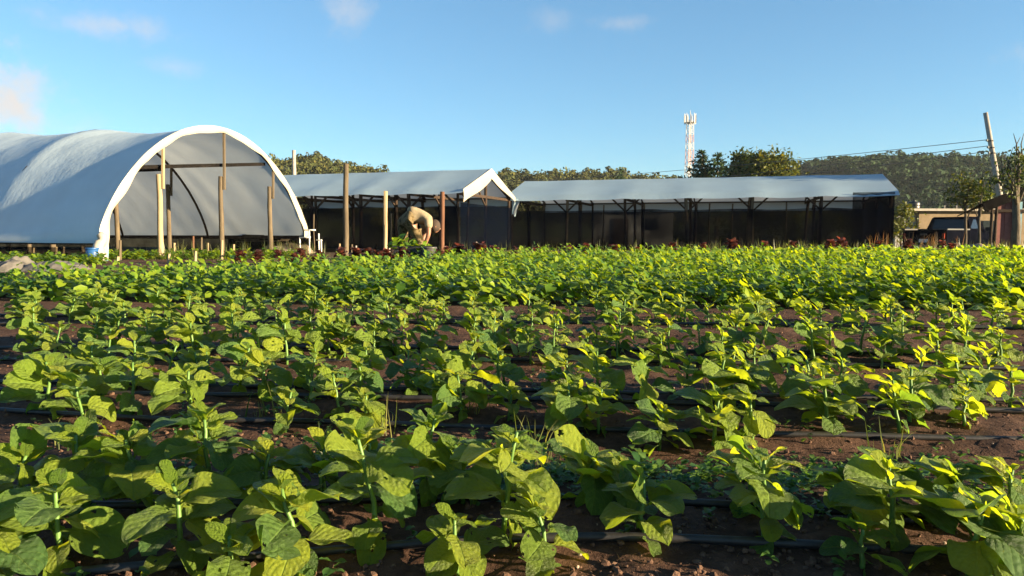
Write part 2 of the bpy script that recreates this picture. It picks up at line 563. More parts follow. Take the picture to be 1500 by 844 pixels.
def ground_z(x, y):
    r = y + ROW_SLOPE * x
    h = 0.0
    if 0.6 < r < 6.2:
        h += -.022 + .022 * math.cos(2 * PI * (r - 1.55) / 1.135)
        h += .012
    h -= .62 * smooth01(24, 31, y) * smooth01(6, 13, x)
    return h


def ground_detail(x, y):
    d = math.hypot(x, y)
    k = max(0, 1 - d / 14)
    p = Vector((x, y, 0))
    h = .020 * noise.noise(p * 3.1) + .013 * noise.noise(p * 9) + .012 * noise.noise(p * 23)
    return h * k


def axis_pts(lo, hi, step0, near_lo, near_hi, grow):
    a = list(np.arange(near_lo, near_hi + 1e-6, step0))
    s = step0
    while a[-1] < hi:
        s *= grow; a.append(a[-1] + s)
    s = step0
    while a[0] > lo:
        s *= grow; a.insert(0, a[0] - s)
    return np.array(a)


gx = axis_pts(-1500, 1500, .032, -3.2, 3.2, 1.09)
gy = axis_pts(-60, 1800, .032, .85, 5.6, 1.06)
gv = [(x, y, ground_z(x, y) + ground_detail(x, y)) for y in gy for x in gx]
nx = len(gx)
ii = (np.arange(len(gy) - 1)[:, None] * nx + np.arange(nx - 1)[None, :]).ravel()
gf = np.stack([ii, ii + 1, ii + nx + 1, ii + nx], 1)
g = link('ground', np_mesh('ground', gv, [gf], M['soil']))
tag(g, 'reddish brown tilled soil of the vegetable field', kind='structure')


# ------------------------------------------------------------------ leaves
def leaf_arrays(nu, nv, wid=.66, pet=.16, bend=.9, fold=.35, quilt=.02, wave=.03, seed=0, tip=.45, twist=0):
    """Unit-length leaf along +Y from the origin, face up (+Z); returns V, F, UV."""
    rg = random.Random(seed)
    V, U = [], []
    for j in range(nv + 1):
        t = j / nv
        if t < pet:
            w = .026
        else:
            q = (t - pet) / (1 - pet)
            w = wid * .5 * (max(q, 0) ** tip) * (max(1 - q, 0) ** .44) * 1.55 + .012
        for i in range(nu + 1):
            s = (i / nu) * 2 - 1
            x = s * w
            q = max(0, (t - pet) / (1 - pet))
            z = fold * abs(s) ** 1.3 * w * .8
            if q > 0:
                ph = (q * 7.5 - abs(s) * .375 * 7.5) * PI
                z += quilt * abs(math.sin(ph)) * (1 - abs(s) ** 4) * min(1, q * 5) * min(1, (1 - q) * 4)
                z -= quilt * 1.2 * math.exp(-(s / .12) ** 2)
                z += wave * math.sin(q * 9 + seed) * abs(s) ** 2 * (1 if s > 0 else -.8)
                z += wave * .6 * noise.noise(Vector((s * 1.5, q * 3, seed * 3.3)))
            y = t
            # bend along the length
            a = bend * (t - .25)
            yy = y - .12 * bend * bend * t * t * t
            zz = z - bend * .42 * t * t
            tw = twist * t
            xx = x * math.cos(tw) - z * math.sin(tw)
            zz += x * math.sin(tw)
            V.append((xx, yy, zz)); U.append((i / nu, t))
    F = [(j * (nu + 1) + i, j * (nu + 1) + i + 1, (j + 1) * (nu + 1) + i + 1, (j + 1) * (nu + 1) + i) for j in range(nv) for i in range(nu)]
    return np.array(V), np.array(F, np.int32), np.array(U)


HI = []
for k in range(12):
    rg = random.Random(100 + k)
    p = dict(wid=rg.uniform(.70, .86), pet=rg.uniform(.14, .24), bend=rg.uniform(.25, 1.25), fold=rg.uniform(.05, .5), quilt=rg.uniform(.010, .018), wave=rg.uniform(.03, .075),
             seed=k, tip=rg.uniform(.38, .52), twist=rg.uniform(-.4, .4))
    la = leaf_arrays(14, 44, **p)
    fq = la[1]
    if k % 3 == 0:            # insect-eaten leaf: bites and holes
        cen = la[0][fq].mean(1)
        keep = np.ones(len(fq), bool)
        for _ in range(rg.randrange(2, 6)):
            c9 = cen[rg.randrange(len(cen) // 4, len(cen))]
            keep &= np.linalg.norm(cen - c9, axis=1) > rg.uniform(.018, .05)
        fq = fq[keep]
    HI.append(np_mesh('leaf', la[0], [fq], M['leaf'], la[2]))
TOP = []
for k in range(5):           # small young upright leaves
    rg = random.Random(300 + k)
    TOP.append(np_mesh('leaf', *(lambda a: (a[0], [a[1]], M['leaf'], a[2]))(leaf_arrays(8, 30, wid=rg.uniform(.60, .74), pet=.10, bend=rg.uniform(.3, 1.0), fold=rg.uniform(.25, .6), quilt=.02, wave=.05, seed=k + 50, twist=rg.uniform(-.3, .3)))))
for me in HI + TOP:
    me.name = 'leaf'
for me in TOP:
    me.materials[0] = M['young']


def plant_spec(rg, H, size, n):
    """list of (kind, index, location, phi, pitch, roll, scale) plus stem points"""
    lean = Vector((rg.gauss(0, .10), rg.gauss(0, .10), 0))
    pts, rad = [], []
    for k in range(6):
        t = k / 5
        p = Vector((lean.x * H * t ** 1.4 + rg.gauss(0, .0025), lean.y * H * t ** 1.4 + rg.gauss(0, .0025), H * t - .015 * (k == 0)))
        pts.append(p); rad.append((.0048 * (1 - .55 * t) + .001) * (size / .085) ** .5)
    leaves = []
    phi = rg.uniform(0, 6.28)
    ntop = 5
    for i in range(n):
        t = .14 + .84 * (i / max(1, n - 1)) ** .85
        f = t * 5
        k = min(4, int(f))
        p = pts[k].lerp(pts[k + 1], f - k)
        phi += 2.4 + rg.gauss(0, .35)
        if i >= n - ntop:
            sc = size * rg.uniform(.60, .90) * (1.0 - .10 * (i - n + ntop))
            leaves.append((1, rg.randrange(len(TOP)), p, phi, rg.uniform(.35, 1.05), rg.gauss(0, .25), sc))
        else:
            q = i / max(1, n - ntop)
            sc = size * (rg.uniform(.62, .85) if q < .25 else rg.uniform(.88, 1.28))
            pitch = rg.uniform(-.35, .3) if q < .25 else rg.uniform(.05, .85)
            leaves.append((0, rg.randrange(len(HI)), p, phi, pitch, rg.gauss(0, .3), sc))
    return pts, rad, leaves


SIZES = []
PLANTS = []        # things, filled below; labelled at the end
STEMS = {}


def lean_to_sun(m, rg, most=.75):
    n = m.to_3x3() @ Vector((0, 0, 1))
    ax = n.cross(sdir)
    if ax.length < 1e-4: return m
    a = min(n.angle(sdir), rg.uniform(.05, most))
    return Matrix.Rotation(a, 4, ax.normalized()) @ m


def make_plant(x, y, H, size, n, row, seed, note=None):
    rg = random.Random(seed)
    z = ground_z(x, y)
    root = empty('leafy_plant', (x, y, z))
    pts, rad, leaves = plant_spec(rg, H, size, n)
    MB().tube(pts, rad, 6).build('stem', M['stem'], root, True)
    for kd, ix, p, phi, pitch, roll, sc in leaves:
        o = bpy.data.objects.new('leaf', (TOP if kd else HI)[ix])
        C.objects.link(o)
        o.parent = root
        o.matrix_local = Matrix.Translation(p) @ lean_to_sun(Matrix.Rotation(phi, 4, 'Z') @ Matrix.Rotation(pitch, 4, 'X') @ Matrix.Rotation(roll, 4, 'Y'), rg) @ Matrix.Diagonal((sc, sc, sc, 1))
    PLANTS.append((root, row, x, y, H, size, note))
    return root


# ------------------------------------------------------------------ drip hoses (traced on the ground)
HOSES = []
ORD = ['first', 'second', 'third', 'fourth', 'fifth', 'sixth', 'seventh', 'eighth', 'ninth', 'tenth', 'eleventh']


def hose(pxs, ordn):
    pts = [on_ground(*p) for p in pxs]
    # extend beyond the frame along the row
    d0 = (pts[0] - pts[1]).normalized(); d1 = (pts[-1] - pts[-2]).normalized()
    pts = [pts[0] + d0 * 3] + pts + [pts[-1] + d1 * 3]
    fine = []
    for a, b2 in zip(pts[:-1], pts[1:]):
        m = max(2, int((b2 - a).length / .12))
        for k in range(m):
            fine.append(a.lerp(b2, k / m))
    fine.append(pts[-1])
    # smooth
    for _ in range(4):
        fine = [fine[0]] + [(fine[i - 1] + fine[i] * 2 + fine[i + 1]) / 4 for i in range(1, len(fine) - 1)] + [fine[-1]]
    o = []
    for p in fine:
        w = noise.noise(p * 1.3 + Vector((ordn * 7, 0, 0))) * .02
        o.append(Vector((p.x, p.y + w, ground_z(p.x, p.y) + .010 + .006 * noise.noise(p * 2))))
    ob = MB().tube(o, .0095, 8).build('drip_hose', M['hose'], None, True)
    tag(ob, f'black drip irrigation hose lying on the soil, {ORD[ordn - 1]} from the front', 'hose', 'drip hoses along the beds')
    HOSES.append(o)


ORD = ['first', 'second', 'third', 'fourth', 'fifth', 'sixth', 'seventh', 'eighth', 'ninth', 'tenth', 'eleventh']


def row_px(yc, slope):
    return [(x, yc + slope * (x - 750)) for x in (0, 375, 750, 1125, 1500)]


hose([(0, 842), (140, 832), (420, 818), (640, 800), (850, 796), (1000, 804), (1198, 814), (1500, 826)], 1)
hose([(0, 748), (140, 763), (420, 748), (640, 736), (814, 738), (1003, 748), (1168, 757), (1242, 760), (1500, 772)], 2)
hose([(0, 599), (215, 610), (353, 614), (498, 615), (645, 620), (875, 627), (1097, 632), (1357, 639), (1500, 641)], 3)
hose([(0, 578), (161, 583), (313, 585), (568, 590), (686, 592), (1020, 600), (1300, 605), (1500, 610)], 4)
hose([(0, 566), (240, 570), (481, 574), (680, 577), (1012, 584), (1200, 587), (1471, 592), (1500, 593)], 5)
hose([(0, 522), (400, 526), (800, 529), (1288, 537), (1500, 542)], 6)
hose([(0, 512), (400, 514), (800, 517), (1288, 524), (1500, 528)], 7)
hose([(0, 474), (500, 476), (900, 478), (1206, 481), (1500, 486)], 8)
hose([(0, 466), (500, 468), (900, 470), (1206, 473), (1500, 477)], 9)

# front bed: plants seen one by one in the photo: (base px, base py, top py, leaf size factor, leaves)
front = [
    # front hose
    (-6, 838, 745, 1.35, 12), (88, 826, 690, 1.2, 15), (272, 826, 688, 1.12, 15), (345, 862, 770, 1.1, 12), (440, 836, 700, 1.15, 16), (560, 806, 604, 1.18, 18), (668, 838, 745, 1.0, 10),
    (738, 796, 600, 1.18, 18), (806, 832, 722, .95, 11), (940, 800, 690, 1.0, 12), (1120, 802, 636, 1.1, 18), (1262, 836, 758, .8, 9),
    (1308, 806, 668, 1.25, 14), (1416, 850, 720, 1.35, 14), (1494, 850, 745, 1.3, 12),
    # second hose of the front bed
    (30, 760, 655, 1.15, 12), (120, 752, 622, 1.2, 14), (205, 756, 628, 1.2, 15), (312, 748, 588, 1.15, 18), (388, 748, 655, 1.1, 13), (470, 740, 640, 1.1, 13),
    (548, 740, 636, 1.1, 13), (618, 738, 598, 1.1, 15), (676, 742, 640, 1.05, 13), (868, 745, 658, 1.25, 13), (915, 752, 668, 1.0, 11), (1095, 757, 668, 1.0, 12),
    (1245, 765, 690, .95, 11), (1310, 768, 672, 1.1, 12), (1400, 772, 684, 1.1, 13), (1470, 774, 676, 1.15, 13),
]
for i, (px, py, ty, sf, n) in enumerate(front):
    p = on_ground(px, py)
    top = at(px, ty, p.y)
    H = max(.05, (top.z - ground_z(p.x, p.y)) * .86)
    make_plant(p.x, p.y, H, .078 * sf * 1.14, n + 4, 1 if i < 15 else 2, 1000 + i)


def along(hs, n, row, hmin, hmax, size, nl, seed, skip=()):
    """plants set beside hose hs, evenly with jitter, only where the frame sees them"""
    rg = random.Random(seed)
    xs = [p.x for p in hs]
    z0 = hs[len(hs) // 2].y
    half = .70 * z0
    for k in range(n):
        x = -half + (k + .5 + rg.uniform(-.36, .36)) * 2 * half / n
        j = min(range(len(hs)), key=lambda q: abs(xs[q] - x))
        y = hs[j].y + rg.gauss(0, .07) + rg.choice((-.035, .035))
        u = px_of((x, y, 0))
        if not (-15 < u[0] < 1515):
            continue
        if any(a < u[0] < b for a, b in skip) and rg.random() < .8:
            continue
        v = rg.random()
        make_plant(x, y, (hmin + (hmax - hmin) * v) * .88, size * 1.36 * rg.uniform(.85, 1.12) * (.8 + .3 * v), nl + rg.randrange(-2, 3), row, seed * 100 + k)


along(HOSES[2], 21, 3, .13, .23, .083, 15, 21, skip=((215, 360), (650, 700)))
along(HOSES[3], 21, 4, .12, .23, .080, 14, 22, skip=((0, 40),))
along(HOSES[4], 19, 5, .12, .22, .080, 14, 23, skip=((330, 400),))
along(HOSES[5], 34, 6, .13, .25, .084, 13, 24)
along(HOSES[6], 32, 7, .13, .25, .084, 13, 25)
along(HOSES[7], 43, 8, .13, .24, .086, 12, 26)
along(HOSES[8], 40, 9, .14, .25, .086, 12, 27)
PLANTS_BY_ROW = {}
for it in PLANTS:
    PLANTS_BY_ROW.setdefault(it[1], []).append(it)
ONES = 'first second third fourth fifth sixth seventh eighth ninth tenth eleventh twelfth thirteenth fourteenth fifteenth sixteenth seventeenth eighteenth nineteenth'.split()
TENS = {2: 'twent', 3: 'thirt', 4: 'fort', 5: 'fift'}


def ordinal(n):
    if n < 20: return ONES[n - 1]
    t, u = divmod(n, 10)
    return TENS[t] + 'ieth' if u == 0 else TENS[t] + 'y-' + ONES[u - 1]


for row, lst in PLANTS_BY_ROW.items():
    lst.sort(key=lambda it: px_of((it[2], it[3], 0))[0])
    hs = sorted(it[4] for it in lst); ss = sorted(it[5] for it in lst)
    for k, (root, _, x, y, H, size, note) in enumerate(lst):
        look = 'tall' if H >= hs[int(len(hs) * .7)] else 'low' if H <= hs[int(len(hs) * .3)] else 'broad-leaved' if size >= ss[int(len(ss) * .6)] else 'leafy'
        lab = f'{look} green spinach plant, {ordinal(k + 1)} from the left along the {ORD[row - 1]} drip hose from the front'
        tag(root, lab, 'plant', 'spinach plants in rows beside the drip hoses')

# ------------------------------------------------------------------ dense crop beyond (past the first 300 plants): one mass
LO = [leaf_arrays(2, 5, wid=.7 + .1 * math.sin(k), pet=.16, bend=.3 + .22 * (k % 5), fold=.1 + .1 * (k % 4), quilt=0, wave=.05, seed=k, twist=.3 * math.sin(k * 2)) for k in range(8)]
BOUND = [(-40, 8.0), (-5.0, 8.3), (-3.4, 10.3), (-1.9, 12.3), (0, 13.4), (2, 14.2), (5, 16.5), (9, 18.5), (30, 20)]


def far_edge(x):
    for (x0, y0), (x1, y1) in zip(BOUND[:-1], BOUND[1:]):
        if x0 <= x <= x1:
            return y0 + (y1 - y0) * (x - x0) / (x1 - x0)
    return 20


def crop_mass(name, y0, y1, spacing, hfun, size, mat, seed, keep=None, nl=9, upright=0):
    rg = random.Random(seed)
    xf = []
    y = y0
    while y < y1:
        half = .75 * y + .4
        x = -half
        while x < half:
            xx = x + rg.gauss(0, spacing * .3)
            yy = y - ROW_SLOPE * xx * .9 + rg.gauss(0, spacing * .3)
            x += spacing
            if yy > far_edge(xx) or (keep and not keep(xx, yy)):
                continue
            H = hfun(xx, yy) * rg.uniform(.6, 1.32)
            if H < .02: continue
            base = np.array((xx, yy, ground_z(xx, yy)))
            phi = rg.uniform(0, 6.28)
            lx, ly = rg.gauss(0, .12) * H, rg.gauss(0, .12) * H
            for i in range(nl):
                t = .2 + .8 * i / (nl - 1)
                phi += 2.4 + rg.gauss(0, .3)
                top = t > .75
                sc = size * (rg.uniform(.5, .8) if top else rg.uniform(.8, 1.3))
                pit = (rg.uniform(.3, 1.1) if top else rg.uniform(-.4, .5)) + upright
                mm = lean_to_sun((Matrix.Rotation(phi, 4, 'Z') @ Matrix.Rotation(pit, 4, 'X') @ Matrix.Rotation(rg.gauss(0, .3), 4, 'Y')), rg, .7)
                xf.append((rg.randrange(len(LO)), np.array(mm.to_3x3()) * sc, base + np.array((lx * t, ly * t, H * t))))
        y += spacing
    o = link(name, scatter(name, LO, xf, mat))
    return o


def crop_h(x, y):
    k = .26 + .04 * noise.noise(Vector((x * .8, y * .8, 3)))
    k += .05 * smooth01(9, 14, y)
    k *= 1 - .55 * smooth01(2.2, .2, far_edge(x) - y) * smooth01(0.5, -2.5, x)
    return k


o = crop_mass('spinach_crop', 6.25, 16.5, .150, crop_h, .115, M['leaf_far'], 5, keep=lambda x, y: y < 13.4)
tag(o, 'dense green spinach crop filling the middle of the field', kind='stuff')
o = crop_mass('lettuce_crop', 12.9, 20.5, .21, lambda x, y: .14 + .10 * noise.noise(Vector((x * 1.3, y * 1.3, 2))), .24, M['lettuce'], 6, keep=lambda x, y: y > 13.0 and noise.noise(Vector((x * .7, y * .9, 9))) > -.25, nl=9, upright=.45)
tag(o, 'bright yellow-green lettuce crop at the far end of the field', kind='stuff')

# small weeds and grass on the bare soil, clods and pebbles
rg = random.Random(77)
xf = []
for k in range(900):
    y = rg.uniform(1.25, 6.0)
    x = rg.uniform(-.75, .75) * y
    if k < 330:        # a weedy patch in the first furrow, right of the middle
        y = rg.gauss(1.83, .10); x = rg.uniform(-.1, 1.25)
    elif k < 480:
        y = rg.gauss(2.0, .15); x = rg.gauss(-.25, .35)
    s = rg.uniform(.012, .034)
    b0 = np.array((x, y, ground_z(x, y) + .004))
    for i in range(6):
        xf.append((rg.randrange(8), rot(rg.uniform(0, 6.28), rg.uniform(-.1, .9), 0, s * rg.uniform(.6, 1.2)), b0 + np.array((0, 0, rg.uniform(0, .035)))))
o = link('weeds', scatter('weeds', LO, xf, M['weed']))
tag(o, 'small weeds sprouting on the soil between the spinach rows', kind='stuff')

BL = []
for k in range(6):
    V = []
    for j in range(6):
        t = j / 5
        w = .022 * (1 - t) ** .7 + .001
        bx = .55 * (k / 5) * t * t
        V += [(-w, bx, t - .25 * (k / 5) * t * t), (w, bx, t - .25 * (k / 5) * t * t)]
    BL.append((np.array(V), np.array([(2 * j, 2 * j + 1, 2 * j + 3, 2 * j + 2) for j in range(5)], np.int32), None))


def blades(name, pts, mat, hlo, hhi, n, label, seed, wscale=1.0):
    rg = random.Random(seed)
    xf = []
    for (x, y, z) in pts:
        for i in range(n):
            h = rg.uniform(hlo, hhi)
            m = rot(rg.uniform(0, 6.28), rg.gauss(0, .22), rg.gauss(0, .12)) @ np.diag((h * wscale, h, h))
            xf.append((rg.randrange(6), m, np.array((x + rg.gauss(0, .03), y + rg.gauss(0, .03), z))))
    o = link(name, scatter(name, BL, xf, mat))
    return tag(o, label, kind='stuff')


pts = []
for px, py, k in ((815, 700, 5), (650, 690, 4), (130, 640, 4), (480, 660, 3), (790, 650, 3), (1040, 590, 5), (560, 620, 3), (1300, 660, 3), (395, 600, 2), (1360, 590, 4), (700, 600, 4)):
    for _ in range(k):
        p = on_ground(px + rg.gauss(0, 14), py + rg.gauss(0, 5)); pts.append((p.x, p.y, ground_z(p.x, p.y)))
blades('grass_tufts', pts, M['blade'], .05, .14, 6, 'thin grass tufts growing among the front spinach rows', 3)
pts = []
for k in range(330):
    x = rg.uniform(-2, 15); y = far_edge(x) + rg.uniform(.2, 3.2)
    pts.append((x, y, ground_z(x, y)))
for k in range(60):
    x = rg.uniform(-8.6, -5.8); pts.append((x, 17 + (x + 9) * 1.6 + rg.uniform(-.6, 1.2), 0))
blades('onion_leaves', pts, M['blade'], .22, .52, 6, 'upright thin onion leaves along the far field edge', 4, .75)
pts = []
for k in range(26):
    x = rg.uniform(10.6, 12.6); y = rg.uniform(20.5, 22.5); pts.append((x, y, ground_z(x, y)))
blades('dry_weeds', pts, M['dry'], .3, .75, 7, 'brown dry weeds beside the greenhouse end', 5)
pts = []
for k in range(150):
    p = on_ground(rg.uniform(-20, 520), rg.uniform(372, 385)); pts.append((p.x, p.y, 0))
xf = []
for k in range(420):
    y = 1.2 + 4.4 * rg.random() ** 1.4; x = rg.uniform(-.74, .74) * y
    h = rg.uniform(.02, .07)
    xf.append((rg.randrange(3), rot(rg.uniform(0, 6.28), rg.gauss(-1.5, .12), 0) @ np.diag((h * .8, h, h)), np.array((x, y, ground_z(x, y) + ground_detail(x, y) + .006))))
tag(link('straw_litter', scatter('straw_litter', BL, xf, M['dry'])), 'dry straw bits littering the soil between rows', kind='stuff')
blades('short_grass', pts, M['blade'], .05, .14, 6, 'short grass on the soil strip in front of the tunnel', 6)

ico = bmesh.new(); bmesh.ops.create_icosphere(ico, subdivisions=1, radius=1)
IV = np.array([v.co[:] for v in ico.verts]); IF = np.array([[v.index for v in f.verts] for f in ico.faces], np.int32); ico.free()
CL = []
for k in range(6):
    CL.append((IV * (1 + .3 * nrg.standard_normal((len(IV), 1)) * .6) * np.array((1, .85, .65)), IF, None))
for nm, mt, cnt, lo, hi, lb in (('soil_clods', M['clod'], 7500, .002, .011, 'crumbly brown clods on the tilled soil'), ('pebbles', M['pebble'], 260, .002, .006, 'small pale pebbles lying on the brown soil')):
    xf = []
    for k in range(cnt):
        y = 1.2 + 4.6 * rg.random() ** 1.6
        x = rg.uniform(-.74, .74) * y
        s = lo + (hi - lo) * rg.random() ** 3
        xf.append((rg.randrange(6), rot(rg.uniform(0, 6), rg.uniform(0, 6), 0, s), np.array((x, y, ground_z(x, y) + ground_detail(x, y) + s * .25))))
    tag(link(nm, scatter(nm, CL, xf, mt, smooth=False)), lb, kind='stuff')

# red lettuces, each a thing
LT = [leaf_arrays(4, 5, wid=.95, pet=.1, bend=.5 + .2 * k, fold=.3, quilt=.0, wave=.16, seed=k + 9) for k in range(5)]
red_mesh = []
for q in range(3):
    rg2 = random.Random(60 + q); xf = []
    for i in range(26):
        t = i / 25
        xf.append((rg2.randrange(5), rot(i * 2.4, .1 + 1.1 * t + rg2.gauss(0, .12), rg2.gauss(0, .2), .17 * rg2.uniform(.7, 1.1)), np.array((0, 0, .03 + .1 * t))))
    red_mesh.append(scatter('red_lettuce', LT, xf, M['red_leaf']))
reds = [(30, 388, .8, 14), (352, 374, 1, 12.4), (378, 375, 1.1, 12), (408, 373, .9, 12.6), (522, 372, 1.2, 12.4), (590, 372, 1.1, 12.2), (655, 369, 1.0, 12.6), (722, 368, 1.1, 13.2), (758, 369, 1.0, 13.6), (900, 365, 1.1, 14.8), (985, 363, 1.2, 15.5), (1030, 362, 1.0, 16), (1120, 360, 1.2, 17), (440, 372, 1, 12), (468, 375, .9, 11), (432, 379, .9, 10.2), (462, 381, .8, 10), (500, 370, 1, 13), (540, 372, 1.1, 12.2), (556, 378, 1.2, 11), (570, 380, 1.2, 10.6), (566, 372, 1.0, 12),
        (642, 374, 1.0, 11.7), (673, 366, 1.2, 13), (703, 366, 1.5, 12.8), (787, 368, .9, 14), (833, 366, .9, 14.5), (860, 364, 1.2, 14.5), (935, 368, .9, 14), (1073, 358, 1.5, 17), (1160, 359, 1.1, 18),
        (1216, 358, 1.3, 17.5), (1232, 356, 1.5, 18), (1275, 368, 1.4, 16), (1288, 358, 1.1, 18), (1330, 358, 1.3, 17.6), (1380, 358, 1.1, 18), (1395, 362, 1.0, 17)]
for k, (px, py, s, d) in enumerate(reds):
    p = at(px, py, d)
    o = link('red_lettuce', red_mesh[k % 3], None, (p.x, d, max(ground_z(p.x, d), p.z - .10 * s)))
    s *= .74; o.scale = (s, s, s * 1.1); o.rotation_euler = (0, 0, k * 1.3)
    sz = 'large' if s >= 1.4 else 'small' if s < 1 else 'medium'
    tag(o, f'{sz} red lettuce, {ordinal(k + 1)} from the left along the crop edge', 'lettuce', 'red lettuces along the far crop edge')


# ------------------------------------------------------------------ arched tunnel
def rough_post(p0, p1, r0, r1, mat, parent=None, name='post', seed=0, n=8):
    pts, rad = [], []
    p0, p1 = Vector(p0), Vector(p1)
    for k in range(9):
        t = k / 8
        q = Vector((noise.noise(Vector((seed, t * 2.2, 0))), noise.noise(Vector((seed, t * 2.2, 9))), 0)) * .018
        pts.append(p0.lerp(p1, t) + q); rad.append((r0 + (r1 - r0) * t) * (1 + .12 * noise.noise(Vector((seed * 3, t * 5, 4)))))
    return MB().tube(pts, rad, n).build(name, mat, parent, True)


TL, TR = Vector((-9.16, 16.4, 0)), Vector((-6.2, 22.5, 0))
wv = (TR - TL); TW = wv.length; wdir = wv.normalized()
adir = Vector((-wdir.y, wdir.x, 0))              # along the tunnel, away from the open end
tun = empty('arched_tunnel', (TL + TR) / 2, 0, 'large white plastic arched tunnel with open end and timber posts', 'polytunnel')
Tm = Matrix.Translation((TL + TR) / 2)


def tp(w, s, z):          # local point (relative to the tunnel empty): w across -1..1, s along, z up
    return wdir * (w * TW / 2) + adir * s + Vector((0, 0, z))


ZB, ZA, HSP = .50, 3.36, 4.15


def arch(th, s, k=1.0):
    w = -math.cos(th)
    z = ZB + (ZA + min(.34, .2 * max(0, s) / HSP) - ZB) * (max(0, math.sin(th)) ** 1.5)
    return w * k, s, (ZB + (z - ZB) * k)


def cover_pt(u, v):
    s = v * HSP * 4
    rip = .010 * noise.noise(Vector((u * 22, s * 1.1, 5))) + .008 * noise.noise(Vector((u * 8 + s * 2.2, s * .6, 1)))
    ph = (s / HSP) % 1
    sag = .055 * math.sin(PI * ph) ** .9
    th = PI * u
    w, _, z = arch(th, s, 1 - sag * math.sin(th) * .9 + .006 * noise.noise(Vector((u * 6, s, 0))) + rip * .7)
    if u < .02: z -= .10
    return tp(w, s, z)


MB().grid(cover_pt, 64, 90).build('cover', M['film'], tun, True)
for h in range(5):
    s = h * HSP
    pts = [tp(*arch(PI * k / 24, s + (.0 if h else .06), .985)) for k in range(25)]
    MB().tube(pts, .035, 8).build('hoop', M['wood_dark'], tun, True)
    if h < 4:
        for i, t in enumerate((.247, .525, .785)):
            w = t * 2 - 1
            th = math.acos(-w)
            zt = arch(th, s, .97)[2]
            pm = M['wood_pale'] if (h == 0 and i == 0) else M['wood']
            zs = zt - rng.uniform(.9, 1.3) if i != 1 else zt - 1.5
            rough_post(tp(w, s + .1, -.1), tp(w + .004, s + .1, zs + .35), .075, .06, pm, tun, 'post', h * 10 + i)
            MB().bar(tp(w + .018, s + .02, zs), tp(w + .03, s + .02, zt), .075, .05).build('post_extension', pm, tun)
        MB().bar(tp(-.655, s + .16, 2.17), tp(.545, s + .16, 2.58), .05, .09).build('tie_beam', M['sheet_dark'], tun)


def side_rail(w, z, name):
    mb = MB()
    for h in range(4):
        mb.bar(tp(w, h * HSP, z), tp(w, (h + 1) * HSP - .01, z), .05, .11)
    return mb.build(name, M['wood_dark'], tun)


side_rail(.985, .50, 'base_rail'); side_rail(-.985, .42, 'base_rail')


# dark net skirt below the covers on both sides
def skirt(w, ztop):
    return lambda u, v: tp(w + .004 * math.sin(u * 160), u * 4 * HSP, ztop * v)


MB().grid(skirt(1.0, .52), 80, 2).build('net_skirt', M['net'], tun, True)
MB().grid(skirt(-.995, .30), 80, 2).build('net_skirt', M['net'], tun, True)


def band_pt(u, v):
    th = PI * u
    wob = .05 * noise.noise(Vector((u * 14, 1, 0))) + .03 * abs(math.sin(u * 24))
    k = 1.012 - v * (.050 + wob * .5)
    w, s, z = arch(th, 0, k)
    if u < .06: z -= (.06 - u) * 7 * (1 - .0 * v)
    sh = -.035 - .03 * math.sin(v * PI) + .012 * noise.noise(Vector((u * 30, v * 3, 2)))
    return tp(w, sh, max(z, .05))


MB().grid(band_pt, 90, 5).build('end_band', M['band'], tun, True)
# wrap of cloth bunched at the near foot
MB().tube([tp(-1.0 + .02 * math.sin(k), -.06 + .03 * math.cos(k * 2), .62 - .075 * k) for k in range(9)], [.07, .10, .09, .12, .11, .13, .12, .12, .09], 9).build('cloth_wrap', M['band'], tun, True)

# barrels at the near foot
for k, (px, py, Y, mat, lb, r, hh) in enumerate(((136, 383, 16.2, 'blue', 'small bright blue plastic bucket at the near foot of the tunnel', .13, .30), (149, 383, 16.7, 'teal', 'faded pale blue plastic drum beside the blue bucket', .15, .52))):
    p = on_ground(px, py); p = Vector((p.x * Y / p.y, Y, 0))
    e = empty('plastic_bucket' if k == 0 else 'plastic_drum', p, 0, lb, 'bucket' if k == 0 else 'drum')
    MB().lathe([(r * .85, 0), (r * .9, .02), (r, hh * .5), (r * 1.04, hh), (r * .94, hh), (r * .9, hh * .7)], (0, 0, 0), 18).build('body', M[mat], e, True)
    MB().lathe([(r * 1.04, hh - .03), (r * 1.1, hh - .025), (r * 1.1, hh), (r * 1.05, hh + .01)], (0, 0, 0), 18).build('rim', M[mat], e, True)

# grey plastic sheets heaped left of the tunnel foot
for k, (px, Y, wx, hh, mat, lb) in enumerate(((20, 12.2, .30, .15, 'thin_plastic', 'pale grey plastic sheet heap at the left edge of the field'), (84, 12.4, .42, .14, 'thin_plastic', 'long pale grey plastic sheet heap pointing at the tunnel foot'),
                                               (52, 12.9, .42, .08, 'tarp_dark', 'dark plastic sheet lying flat between two pale heaps'))):
    p = at(px, 395, Y)

    def sheet(u, v, wx=wx, hh=hh, k=k):
        x = (u - .5) * 2 * wx; y = (v - .5) * 1.0
        e = max(0, 1 - (2 * u - 1) ** 2) * max(0, 1 - (2 * v - 1) ** 2)
        z = hh * e ** .7 * (1 + .7 * noise.noise(Vector((u * 3 + k * 5, v * 3, 0)))) + (.05 * noise.noise(Vector((u * 9, v * 9, k))) + .03 * (1 - abs(noise.noise(Vector((u * 6 + v * 3, v * 2, k + 7)))) * 3)) * e
        if k == 0: z *= 1 + .4 * math.exp(-((u - .6) / .16) ** 2)
        return (x + .05 * noise.noise(Vector((u * 7, v * 7, k + 3))), y, max(0, z) + .005)
    o = MB().grid(sheet, 44, 24).build('plastic_sheet', M[mat], None, True, (p.x, Y, 0))
    tag(o, lb, 'plastic sheet', 'plastic sheets on the ground')

